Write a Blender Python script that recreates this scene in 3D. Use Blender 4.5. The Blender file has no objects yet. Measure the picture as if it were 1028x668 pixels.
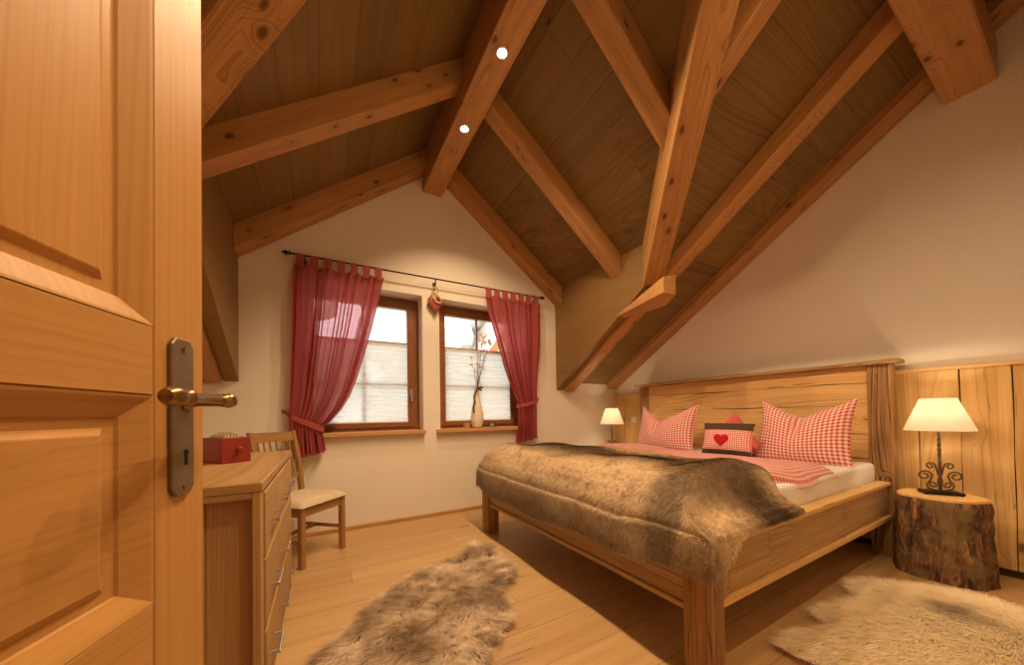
import bpy, bmesh, math, random
import numpy as np
from mathutils import Vector, Matrix
from math import pi, sin, cos, radians, sqrt

random.seed(7)
RNG = np.random.default_rng(11)
SC = bpy.context.scene
COL = SC.collection

# ------------------------------------------------------------------ materials
def new_mat(name):
    m = bpy.data.materials.new(name); m.use_nodes = True
    nt = m.node_tree; nt.nodes.clear()
    out = nt.nodes.new('ShaderNodeOutputMaterial')
    b = nt.nodes.new('ShaderNodeBsdfPrincipled')
    nt.links.new(b.outputs[0], out.inputs[0])
    return m, nt, b, out

class NT:
    def __init__(s, nt): s.nt = nt
    def n(s, t, **kw):
        x = s.nt.nodes.new('ShaderNode' + t)
        for k, v in kw.items(): setattr(x, k, v)
        return x
    def put(s, sock, v):
        if isinstance(v, (int, float, tuple, list)):
            if sock.type == 'RGBA' and len(v) == 3: v = (*v, 1)
            sock.default_value = v
        else: s.nt.links.new(v, sock)
    def math(s, op, a, b=0.0, c=0.0, clamp=False):
        x = s.n('Math', operation=op); x.use_clamp = clamp
        s.put(x.inputs[0], a); s.put(x.inputs[1], b); s.put(x.inputs[2], c)
        return x.outputs[0]
    def vmath(s, op, a, b=(0, 0, 0)):
        x = s.n('VectorMath', operation=op); s.put(x.inputs[0], a); s.put(x.inputs[1], b)
        return x.outputs[0]
    def mix(s, f, a, b, mode='MIX'):
        x = s.n('Mix', data_type='RGBA', blend_type=mode); x.clamp_factor = True
        s.put(x.inputs[0], f); s.put(x.inputs[6], a); s.put(x.inputs[7], b)
        return x.outputs[2]
    def noise(s, v, scale, detail=3.0, rough=0.55, dist=0.0):
        x = s.n('TexNoise'); s.put(x.inputs['Vector'], v); s.put(x.inputs['Scale'], scale)
        s.put(x.inputs['Detail'], detail); s.put(x.inputs['Roughness'], rough); s.put(x.inputs['Distortion'], dist)
        return x.outputs[0]
    def sstep(s, v, a, b):
        x = s.n('MapRange', interpolation_type='SMOOTHSTEP')
        s.put(x.inputs[0], v); s.put(x.inputs[1], a); s.put(x.inputs[2], b)
        return x.outputs[0]
    def ramp(s, v, stops):
        x = s.n('ValToRGB'); s.put(x.inputs[0], v)
        cr = x.color_ramp
        while len(cr.elements) < len(stops): cr.elements.new(0.5)
        for e, (p, c) in zip(cr.elements, stops): e.position = p; e.color = (*c, 1)
        return x.outputs[0]
    def comb(s, x, y, z):
        c = s.n('CombineXYZ'); s.put(c.inputs[0], x); s.put(c.inputs[1], y); s.put(c.inputs[2], z)
        return c.outputs[0]
    def sep(s, v):
        c = s.n('SeparateXYZ'); s.put(c.inputs[0], v); return c.outputs
    def attr(s, name):
        a = s.n('Attribute'); a.attribute_name = name; return a

def wood(name, dark, light, axis='X', knots=1.0, knot_scale=3.0, ring=0.012, contrast=1.0, rough=0.5,
         tone=0.25, planks=None, cracks=0.0, bump=0.15, spec=0.3, kr=1.0):
    """solid timber: growth rings round an off-centre pith, fibres, knots; 'rnd' varies board to board"""
    m, nt, b, out = new_mat(name); g = NT(nt)
    tc = g.n('TexCoord').outputs['Object']
    x, y, z = g.sep(tc)[:3]
    if axis == 'Y': x, y = y, x
    if axis == 'Z': x, z = z, x
    oi = g.n('ObjectInfo').outputs['Random']
    ra = g.attr('rnd').outputs['Fac']
    rnd = g.math('FRACT', g.math('ADD', g.math('MULTIPLY', oi, 7.31), ra))
    groove = None
    if planks:
        pw, pl = planks                                  # boards across y, butt joints along x
        row = g.math('FLOOR', g.math('DIVIDE', y, pw))
        wn = g.n('TexWhiteNoise', noise_dimensions='1D'); g.put(wn.inputs['W'], g.math('ADD', row, 3.7))
        off = g.math('MULTIPLY', wn.outputs[0], pl)
        xs = g.math('DIVIDE', g.math('ADD', x, off), pl)
        seg = g.math('FLOOR', xs)
        wn2 = g.n('TexWhiteNoise', noise_dimensions='2D')
        g.put(wn2.inputs['Vector'], g.comb(row, seg, 0.0))
        rnd = wn2.outputs[0]
        fy = g.math('FRACT', g.math('DIVIDE', y, pw)); ey = g.math('MULTIPLY', g.math('MINIMUM', fy, g.math('SUBTRACT', 1.0, fy)), pw)
        fx = g.math('FRACT', xs); ex = g.math('MULTIPLY', g.math('MINIMUM', fx, g.math('SUBTRACT', 1.0, fx)), pl)
        groove = g.sstep(g.math('MINIMUM', ey, ex), 0.0006, 0.0030)
    ox = g.math('MULTIPLY', rnd, 23.0); oy = g.math('MULTIPLY', rnd, 1.7); oz = g.math('MULTIPLY', rnd, 0.9)
    P = g.comb(g.math('ADD', x, ox), g.math('ADD', y, oy), g.math('ADD', z, oz))
    Sx, Sy, Sz = g.sep(P)[:3]
    low = g.noise(g.comb(g.math('MULTIPLY', Sx, 0.16), Sy, Sz), 2.6, 1.0)
    # knots
    kv = g.n('TexVoronoi'); g.put(kv.inputs['Vector'], g.comb(g.math('MULTIPLY', Sx, 0.55), Sy, Sz)); g.put(kv.inputs['Scale'], knot_scale)
    kd = g.math('DIVIDE', kv.outputs['Distance'], knot_scale)
    kdn = g.math('ADD', kd, g.math('MULTIPLY', g.math('SUBTRACT', g.noise(P, 60.0, 2.0), 0.5), 0.006))
    knot = g.math('MULTIPLY', g.math('SUBTRACT', 1.0, g.sstep(kdn, 0.006 * kr, 0.017 * kr)), knots, clamp=True)
    halo = g.math('MULTIPLY', g.math('SUBTRACT', 1.0, g.sstep(kdn, 0.0, 0.055 * kr)), knots, clamp=True)
    # rings
    ry = g.math('ADD', y, g.math('SUBTRACT', g.math('MULTIPLY', g.math('FRACT', g.math('MULTIPLY', rnd, 5.3)), 0.16), 0.08))
    rz = g.math('ADD', z, g.math('ADD', g.math('MULTIPLY', g.math('FRACT', g.math('MULTIPLY', rnd, 9.1)), 0.10), 0.03))
    r = g.math('SQRT', g.math('ADD', g.math('MULTIPLY', ry, ry), g.math('MULTIPLY', rz, rz)))
    r = g.math('ADD', r, g.math('MULTIPLY', g.math('SUBTRACT', low, 0.5), 0.10))
    r = g.math('ADD', r, g.math('MULTIPLY', halo, 0.022))
    n1d = g.n('TexNoise', noise_dimensions='1D'); g.put(n1d.inputs['W'], g.math('ADD', g.math('DIVIDE', r, ring * 1.15), g.math('MULTIPLY', rnd, 40.0)))
    n1d.inputs['Detail'].default_value = 1.5; n1d.inputs['Roughness'].default_value = 0.55
    late = g.sstep(n1d.outputs[0], 0.42, 0.72)
    fib = g.noise(g.comb(g.math('MULTIPLY', Sx, 2.0), g.math('MULTIPLY', Sy, 90.0), g.math('MULTIPLY', Sz, 90.0)), 1.6, 4.0, 0.65)
    streak = g.noise(g.comb(g.math('MULTIPLY', Sx, 0.5), g.math('MULTIPLY', Sy, 9.0), g.math('MULTIPLY', Sz, 9.0)), 2.0, 3.0)
    f = g.math('MULTIPLY', late, 0.42 * contrast)
    f = g.math('ADD', f, g.math('MULTIPLY', g.math('SUBTRACT', fib, 0.5), 0.7 * contrast))
    f = g.math('ADD', f, g.math('MULTIPLY', g.math('SUBTRACT', streak, 0.5), 0.8 * contrast))
    f = g.math('ADD', f, g.math('MULTIPLY', g.math('SUBTRACT', rnd, 0.5), tone * 2))
    f = g.math('ADD', f, 0.28, clamp=True)
    c = g.mix(f, light, dark)
    deep = tuple(v * 0.28 for v in dark)
    c = g.mix(g.math('MULTIPLY', halo, 0.35), c, dark)
    c = g.mix(g.math('MULTIPLY', knot, 0.85), c, deep)
    if cracks:
        cn = g.noise(g.comb(g.math('MULTIPLY', Sx, 0.5), g.math('MULTIPLY', Sy, 14.0), g.math('MULTIPLY', Sz, 14.0)), 1.7, 2.0, 0.5, 0.6)
        cr = g.math('SUBTRACT', 1.0, g.sstep(g.math('ABSOLUTE', g.math('SUBTRACT', cn, 0.36)), 0.0, 0.02))
        msk = g.sstep(g.noise(P, 2.3, 1.0), 0.5, 0.62)
        c = g.mix(g.math('MULTIPLY', g.math('MULTIPLY', cr, msk), cracks), c, deep)
    if groove is not None: c = g.mix(g.math('MULTIPLY', g.math('SUBTRACT', 1.0, groove), 0.6), c, deep)
    g.put(b.inputs['Base Color'], c)
    g.put(b.inputs['Roughness'], g.math('ADD', rough, g.math('MULTIPLY', g.math('SUBTRACT', fib, 0.5), 0.25)))
    b.inputs['Specular IOR Level'].default_value = spec
    h = g.math('ADD', g.math('MULTIPLY', fib, 0.5), g.math('MULTIPLY', late, 0.2))
    if groove is not None: h = g.math('ADD', h, g.math('MULTIPLY', groove, 1.5))
    bp = g.n('Bump'); g.put(bp.inputs['Height'], h); bp.inputs['Strength'].default_value = bump; bp.inputs['Distance'].default_value = 0.004
    nt.links.new(bp.outputs[0], b.inputs['Normal'])
    return m

def plain(name, col, rough=0.6, metal=0.0, var=0.08, scale=8.0, bump=0.0, bscale=200.0, spec=0.4):
    m, nt, b, out = new_mat(name); g = NT(nt)
    tc = g.n('TexCoord').outputs['Object']
    n = g.noise(tc, scale, 4.0)
    lo = tuple(v * (1 - var * 2) for v in col); hi = tuple(min(1, v * (1 + var)) for v in col)
    g.put(b.inputs['Base Color'], g.mix(n, lo, hi))
    b.inputs['Roughness'].default_value = rough; b.inputs['Metallic'].default_value = metal
    b.inputs['Specular IOR Level'].default_value = spec
    if bump:
        bp = g.n('Bump'); g.put(bp.inputs['Height'], g.noise(tc, bscale, 4.0)); bp.inputs['Strength'].default_value = bump
        bp.inputs['Distance'].default_value = 0.003
        nt.links.new(bp.outputs[0], b.inputs['Normal'])
    return m

def gingham(name, red, white, period=0.024, weave=0.2, soft=False):
    m, nt, b, out = new_mat(name); g = NT(nt)
    uv = g.n('UVMap').outputs[0]
    u, v = g.sep(uv)[:2]
    su = g.math('GREATER_THAN', g.math('FRACT', g.math('DIVIDE', u, period)), 0.5)
    sv = g.math('GREATER_THAN', g.math('FRACT', g.math('DIVIDE', v, period)), 0.5)
    f = g.math('MULTIPLY', g.math('ADD', su, sv), 0.5)
    c = g.mix(f, white, red)
    c = g.mix(g.math('MULTIPLY', g.noise(uv, 900.0, 1.0), weave), c, tuple(x * 0.6 for x in red))
    g.put(b.inputs['Base Color'], c); b.inputs['Roughness'].default_value = 0.9
    b.inputs['Specular IOR Level'].default_value = 0.1
    b.inputs['Sheen Weight'].default_value = 0.2
    bp = g.n('Bump'); g.put(bp.inputs['Height'], g.noise(g.n('TexCoord').outputs['Object'], 14.0, 3.0))
    bp.inputs['Strength'].default_value = 0.35; bp.inputs['Distance'].default_value = 0.02
    nt.links.new(bp.outputs[0], b.inputs['Normal'])
    return m

def translucent(name, col, trans=0.5, clear=0.0, rough=0.9, check=None):
    """thin cloth, paper or parchment: diffuse + translucent (+ some see-through weave)"""
    m, nt, b, out = new_mat(name); g = NT(nt)
    nt.nodes.remove(b)
    tc = g.n('TexCoord').outputs['Object']
    c = g.mix(g.noise(tc, 35.0, 3.0), tuple(v * 0.88 for v in col), col)
    if check:
        u, v = g.sep(g.n('UVMap').outputs[0])[:2]
        f = g.math('MULTIPLY', g.math('ADD', g.math('GREATER_THAN', g.math('FRACT', g.math('DIVIDE', u, check)), 0.5),
                                      g.math('GREATER_THAN', g.math('FRACT', g.math('DIVIDE', v, check)), 0.5)), 0.25)
        c = g.mix(f, c, tuple(x * 0.55 for x in col))
    d = g.n('BsdfDiffuse'); g.put(d.inputs[0], c)
    t = g.n('BsdfTranslucent'); g.put(t.inputs[0], c)
    mx = g.n('MixShader'); mx.inputs[0].default_value = trans
    nt.links.new(d.outputs[0], mx.inputs[1]); nt.links.new(t.outputs[0], mx.inputs[2])
    last = mx.outputs[0]
    if clear:
        tr = g.n('BsdfTransparent'); g.put(tr.inputs[0], tuple(0.5 + 0.5 * v for v in col))
        m2 = g.n('MixShader'); m2.inputs[0].default_value = clear
        nt.links.new(last, m2.inputs[1]); nt.links.new(tr.outputs[0], m2.inputs[2]); last = m2.outputs[0]
    nt.links.new(last, out.inputs[0])
    return m

def emit(name, col, strength):
    m, nt, b, out = new_mat(name); g = NT(nt); nt.nodes.remove(b)
    e = g.n('Emission'); g.put(e.inputs[0], col); e.inputs[1].default_value = strength
    nt.links.new(e.outputs[0], out.inputs[0]); return m

def fur_mat(name, colour, rough=0.75):
    m, nt, b, out = new_mat(name); g = NT(nt)
    tc = g.n('TexCoord').outputs['Object']
    c = colour(g, tc)
    rn = g.attr('rnd').outputs['Fac']
    hs = g.n('HueSaturation'); g.put(hs.inputs['Value'], g.math('ADD', 0.80, g.math('MULTIPLY', rn, 0.6)))
    g.put(hs.inputs['Color'], c)
    g.put(b.inputs['Base Color'], hs.outputs[0])
    b.inputs['Roughness'].default_value = rough; b.inputs['Specular IOR Level'].default_value = 0.25
    return m

def glass(name):
    m, nt, b, out = new_mat(name); g = NT(nt); nt.nodes.remove(b)
    t = g.n('BsdfTransparent'); t.inputs[0].default_value = (0.96, 0.98, 0.98, 1)
    gl = g.n('BsdfGlossy'); gl.inputs['Roughness'].default_value = 0.02
    fr = g.n('Fresnel'); fr.inputs[0].default_value = 1.45
    mx = g.n('MixShader'); nt.links.new(g.math('MULTIPLY', fr.outputs[0], 0.7), mx.inputs[0])
    nt.links.new(t.outputs[0], mx.inputs[1]); nt.links.new(gl.outputs[0], mx.inputs[2])
    nt.links.new(mx.outputs[0], out.inputs[0]); return m

BEAM_D, BEAM_L = (0.28, 0.125, 0.038), (0.58, 0.31, 0.115)
M = {}
M['beam'] = wood('pine_timber', BEAM_D, BEAM_L, 'X', knots=1.0, kr=1.25, knot_scale=8.0, ring=0.014, tone=0.12, cracks=0.5, contrast=1.15)
M['board_y'] = wood('ceiling_boards_along', (0.12, 0.066, 0.018), (0.27, 0.165, 0.052), 'Y', knots=0.9, knot_scale=3.6, planks=(0.19, 4.5), tone=0.16, contrast=0.85)
M['board_x'] = wood('ceiling_boards_across', (0.12, 0.066, 0.018), (0.27, 0.165, 0.052), 'X', knots=0.9, knot_scale=3.6, planks=(0.21, 4.5), tone=0.16, contrast=0.85)
M['cheek'] = wood('dormer_cheek_board', (0.15, 0.08, 0.026), (0.30, 0.175, 0.06), 'Y', knots=0.5, knot_scale=2.0, ring=0.05, tone=0.1, bump=0.03, contrast=0.5)
M['floor'] = wood('oak_floor', (0.37, 0.195, 0.075), (0.66, 0.425, 0.195), 'X', knots=0.8, knot_scale=1.9, ring=0.011, planks=(0.235, 2.4), tone=0.16, cracks=1.0, rough=0.36, bump=0.05, contrast=0.9, spec=0.45)
for a in 'XYZ':
    M['door' + a] = wood('door_pine_' + a, (0.36, 0.165, 0.043), (0.59, 0.315, 0.10), a, knots=0.9, knot_scale=3.0, ring=0.03, tone=0.06, contrast=0.5, rough=0.42, bump=0.02)
    M['oak' + a] = wood('dresser_oak_' + a, (0.26, 0.135, 0.05), (0.52, 0.31, 0.13), a, knots=0.5, knot_scale=2.2, ring=0.02, tone=0.10, contrast=0.7, cracks=0.3)
    M['bed' + a] = wood('bed_old_timber_' + a, (0.22, 0.115, 0.045), (0.56, 0.355, 0.165), a, knots=1.0, kr=1.2, knot_scale=4.0, ring=0.02, tone=0.10, cracks=1.0, rough=0.6, bump=0.3, contrast=1.0)
    M['post' + a] = wood('bed_dark_timber_' + a, (0.085, 0.038, 0.014), (0.50, 0.285, 0.12), a, knots=0.7, knot_scale=3.0, ring=0.011, tone=0.12, cracks=1.0, rough=0.65, bump=0.4, contrast=1.5)
    M['head' + a] = wood('headboard_timber_' + a, (0.47, 0.25, 0.08), (0.84, 0.56, 0.24), a, knots=1.0, kr=1.2, knot_scale=3.6, ring=0.016, tone=0.12, cracks=1.0, rough=0.55, bump=0.25, contrast=0.95)
    M['panel' + a] = wood('panelling_larch_' + a, (0.52, 0.29, 0.095), (0.84, 0.57, 0.25), a, knots=1.0, kr=1.35, knot_scale=3.6, ring=0.018, tone=0.16, cracks=0.6, rough=0.5, contrast=1.0)
    M['win' + a] = wood('window_frame_wood_' + a, (0.16, 0.055, 0.02), (0.30, 0.115, 0.042), a, knots=0.0, tone=0.05, rough=0.4)
    M['sill' + a] = wood('sill_wood_' + a, (0.36, 0.17, 0.06), (0.62, 0.36, 0.14), a, knots=1.0, knot_scale=4.0, tone=0.06)
    M['chair' + a] = wood('chair_wood_' + a, (0.22, 0.11, 0.035), (0.42, 0.23, 0.085), a, knots=0.0, tone=0.05)
M['wall'] = plain('cream_plaster', (0.80, 0.735, 0.63), 0.95, var=0.02, scale=2.0, bump=0.08, bscale=120.0, spec=0.1)
M['white'] = plain('white_sheet', (0.82, 0.78, 0.74), 0.9, var=0.03, bump=0.2, bscale=20.0)
M['ging'] = gingham('red_gingham_pillow', (0.62, 0.045, 0.05), (0.88, 0.75, 0.68), 0.027)
M['ging2'] = gingham('red_gingham_duvet', (0.55, 0.05, 0.05), (0.84, 0.62, 0.55), 0.022)
M['ging3'] = gingham('red_gingham_small', (0.68, 0.05, 0.08), (0.88, 0.72, 0.66), 0.016)
M['pinkcloth'] = plain('dusty_pink_cloth', (0.62, 0.14, 0.13), 0.9, var=0.08, scale=30.0, bump=0.15, bscale=60.0)
M['heart'] = plain('crimson_felt', (0.50, 0.008, 0.02), 0.95, var=0.1, scale=80.0)
M['band'] = plain('brown_fur_band', (0.10, 0.055, 0.025), 0.95, var=0.3, scale=120.0, bump=0.6, bscale=150.0)
M['curtain'] = translucent('sheer_red_curtain', (0.66, 0.155, 0.16), 0.55, 0.13, check=0.012)
M['curtain_band'] = translucent('red_curtain_band', (0.56, 0.14, 0.12), 0.3, 0.0, check=0.012)
M['blind'] = translucent('white_pleated_blind', (0.80, 0.75, 0.70), 0.55, 0.03)
M['shade'] = translucent('parchment_shade', (0.93, 0.87, 0.75), 0.55)
M['iron'] = plain('black_iron', (0.025, 0.02, 0.018), 0.45, 0.7, 0.2, 30.0)
M['castiron'] = plain('wrought_iron', (0.24, 0.165, 0.10), 0.36, 0.85, 0.3, 40.0, 0.3, 60.0)
M['brass'] = plain('antique_brass', (0.30, 0.19, 0.075), 0.32, 0.95, 0.15, 18.0, 0.05, 40.0)
M['bronze'] = plain('dark_bronze_plate', (0.27, 0.20, 0.125), 0.5, 0.6, 0.25, 22.0, 0.1, 50.0)
M['steel'] = plain('brushed_steel', (0.62, 0.60, 0.57), 0.3, 1.0, 0.08, 40.0)
M['dark'] = plain('dark_gap', (0.015, 0.01, 0.006), 0.9)
M['seam'] = plain('dark_brown_seam', (0.07, 0.033, 0.012), 0.9)
M['redbox'] = plain('red_painted_wood', (0.27, 0.026, 0.016), 0.5, var=0.15, scale=12.0, bump=0.1, bscale=40.0)
M['paper'] = plain('cream_paper', (0.72, 0.62, 0.42), 0.9, var=0.35, scale=60.0)
M['seat'] = plain('beige_upholstery', (0.66, 0.53, 0.36), 0.95, var=0.06, scale=25.0, bump=0.2, bscale=40.0)
M['vase'] = plain('ivory_ceramic', (0.80, 0.70, 0.54), 0.25, var=0.03)
M['twig'] = plain('brown_twig', (0.16, 0.085, 0.04), 0.8, var=0.2, scale=50.0)
M['blossom'] = plain('white_blossom', (0.85, 0.83, 0.82), 0.9)
M['ribbon'] = plain('brown_ribbon', (0.13, 0.06, 0.025), 0.7, var=0.2, scale=50.0)
M['switch'] = plain('white_switch', (0.80, 0.76, 0.68), 0.4, var=0.01)
M['glass'] = glass('clear_pane')
M['wax'] = plain('cream_wax', (0.80, 0.70, 0.52), 0.5)
M['bulb'] = emit('spot_glow', (1.0, 0.72, 0.38), 60.0)
M['bulb2'] = emit('lamp_bulb_glow', (1.0, 0.86, 0.66), 24.0)
M['hearttin'] = plain('old_red_tin', (0.33, 0.075, 0.05), 0.6, var=0.3, scale=60.0)
M['straw'] = plain('straw_ribbon', (0.62, 0.42, 0.17), 0.8, var=0.2, scale=70.0)
M['rooftile'] = plain('clay_roof_tile', (0.72, 0.50, 0.40), 0.8, var=0.15, scale=5.0)
M['render'] = plain('pale_house_render', (0.70, 0.45, 0.22), 0.9)
M['bargeboard'] = plain('orange_bargeboard', (0.36, 0.09, 0.02), 0.7)
M['leaf'] = plain('pale_leaf', (0.44, 0.46, 0.41), 0.8, var=0.3, scale=6.0)
M['lawn'] = plain('pale_lawn', (0.40, 0.45, 0.28), 0.9)

def bark_mat():
    m, nt, b, out = new_mat('spruce_bark'); g = NT(nt)
    tc = g.n('TexCoord').outputs['Object']; x, y, z = g.sep(tc)[:3]
    sv = g.comb(g.math('MULTIPLY', x, 16.0), g.math('MULTIPLY', y, 16.0), g.math('MULTIPLY', z, 5.0))
    n1 = g.noise(sv, 1.6, 5.0, 0.6, 1.2); n2 = g.noise(tc, 9.0, 4.0)
    c = g.ramp(n1, [(0.32, (0.022, 0.010, 0.005)), (0.47, (0.09, 0.04, 0.016)), (0.58, (0.22, 0.105, 0.04)), (0.70, (0.46, 0.25, 0.09))])
    c = g.mix(g.sstep(n2, 0.45, 0.65), c, (0.20, 0.13, 0.055))
    st = g.noise(g.comb(g.math('MULTIPLY', x, 20.0), g.math('MULTIPLY', y, 20.0), g.math('MULTIPLY', z, 1.3)), 1.0, 2.0)
    c = g.mix(g.sstep(st, 0.66, 0.70), c, (0.66, 0.40, 0.15))
    g.put(b.inputs['Base Color'], c); b.inputs['Roughness'].default_value = 0.7
    bp = g.n('Bump'); g.put(bp.inputs['Height'], n1); bp.inputs['Strength'].default_value = 0.8; bp.inputs['Distance'].default_value = 0.02
    nt.links.new(bp.outputs[0], b.inputs['Normal']); return m
def endgrain_mat():
    m, nt, b, out = new_mat('cut_wood_face'); g = NT(nt)
    tc = g.n('TexCoord').outputs['Object']; x, y, z = g.sep(tc)[:3]
    r = g.math('SQRT', g.math('ADD', g.math('MULTIPLY', x, x), g.math('MULTIPLY', y, y)))
    r = g.math('ADD', r, g.math('MULTIPLY', g.noise(tc, 6.0, 2.0), 0.04))
    s = g.math('FRACT', g.math('DIVIDE', r, 0.014))
    c = g.mix(g.math('MULTIPLY', g.sstep(s, 0.4, 1.0), 0.5), (0.78, 0.50, 0.19), (0.56, 0.30, 0.09))
    g.put(b.inputs['Base Color'], c); b.inputs['Roughness'].default_value = 0.45; return m
M['bark'] = bark_mat(); M['endgrain'] = endgrain_mat()

def throw_col(g, tc):
    x, y, z = g.sep(tc)[:3]
    w = g.math('MULTIPLY', g.math('SUBTRACT', g.noise(tc, 3.5, 3.0), 0.5), 0.16)
    s = g.math('ADD', g.math('ADD', x, g.math('MULTIPLY', z, 0.55)), w)     # runs from the foot drape up to the head edge
    c = g.ramp(g.math('DIVIDE', g.math('SUBTRACT', s, 1.36), 1.10),
               [(0.0, (0.22, 0.155, 0.095)), (0.08, (0.24, 0.165, 0.10)), (0.16, (0.50, 0.37, 0.22)), (0.27, (0.74, 0.57, 0.36)), (0.42, (0.80, 0.62, 0.39)),
                (0.53, (0.46, 0.32, 0.18)), (0.62, (0.13, 0.08, 0.042)), (0.76, (0.11, 0.068, 0.036)), (0.85, (0.42, 0.30, 0.18)), (0.92, (0.78, 0.60, 0.40))])
    c = g.mix(g.math('MULTIPLY', g.sstep(g.noise(tc, 9.0, 3.0), 0.48, 0.68), 0.45), c, (0.30, 0.20, 0.11))
    c = g.mix(g.math('MULTIPLY', g.math('MULTIPLY', g.sstep(g.math('ADD', y, w), .84, .90), g.math('SUBTRACT', 1.0, g.sstep(g.math('ADD', y, w), .97, 1.10))), .75), c, (0.16, 0.10, 0.055))
    return g.mix(g.math('MULTIPLY', g.sstep(g.noise(tc, 40.0, 2.0), 0.5, 0.7), 0.35), c, (0.12, 0.075, 0.04))
M['throwfur'] = fur_mat('striped_brown_fur', throw_col)
def brown_col(g, tc):
    n = g.noise(tc, 5.0, 3.0, 0.6); n2 = g.noise(tc, 22.0, 2.0)
    c = g.ramp(n, [(0.30, (0.27, 0.175, 0.10)), (0.46, (0.52, 0.375, 0.24)), (0.62, (0.82, 0.67, 0.48))])
    return g.mix(g.math('MULTIPLY', g.sstep(n2, 0.5, 0.75), 0.4), c, (0.28, 0.17, 0.095))
M['brownfur'] = fur_mat('brown_sheepskin', brown_col)
def cream_col(g, tc):
    n = g.noise(tc, 4.0, 3.0)
    c = g.mix(n, (0.90, 0.74, 0.48), (0.98, 0.89, 0.68))
    d = g.vmath('DISTANCE', tc, (2.80, 0.42, 0.05))
    x = g.n('VectorMath', operation='DISTANCE'); g.put(x.inputs[0], tc); x.inputs[1].default_value = (2.72, 0.40, 0.05)
    dd = g.math('ADD', x.outputs['Value'], g.math('MULTIPLY', g.math('SUBTRACT', g.noise(tc, 7.0, 2.0), 0.5), 0.25))
    return g.mix(g.math('MULTIPLY', g.math('SUBTRACT', 1.0, g.sstep(dd, 0.02, 0.14)), 0.6), c, (0.30, 0.18, 0.09))
M['creamfur'] = fur_mat('cream_hide', cream_col)

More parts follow.
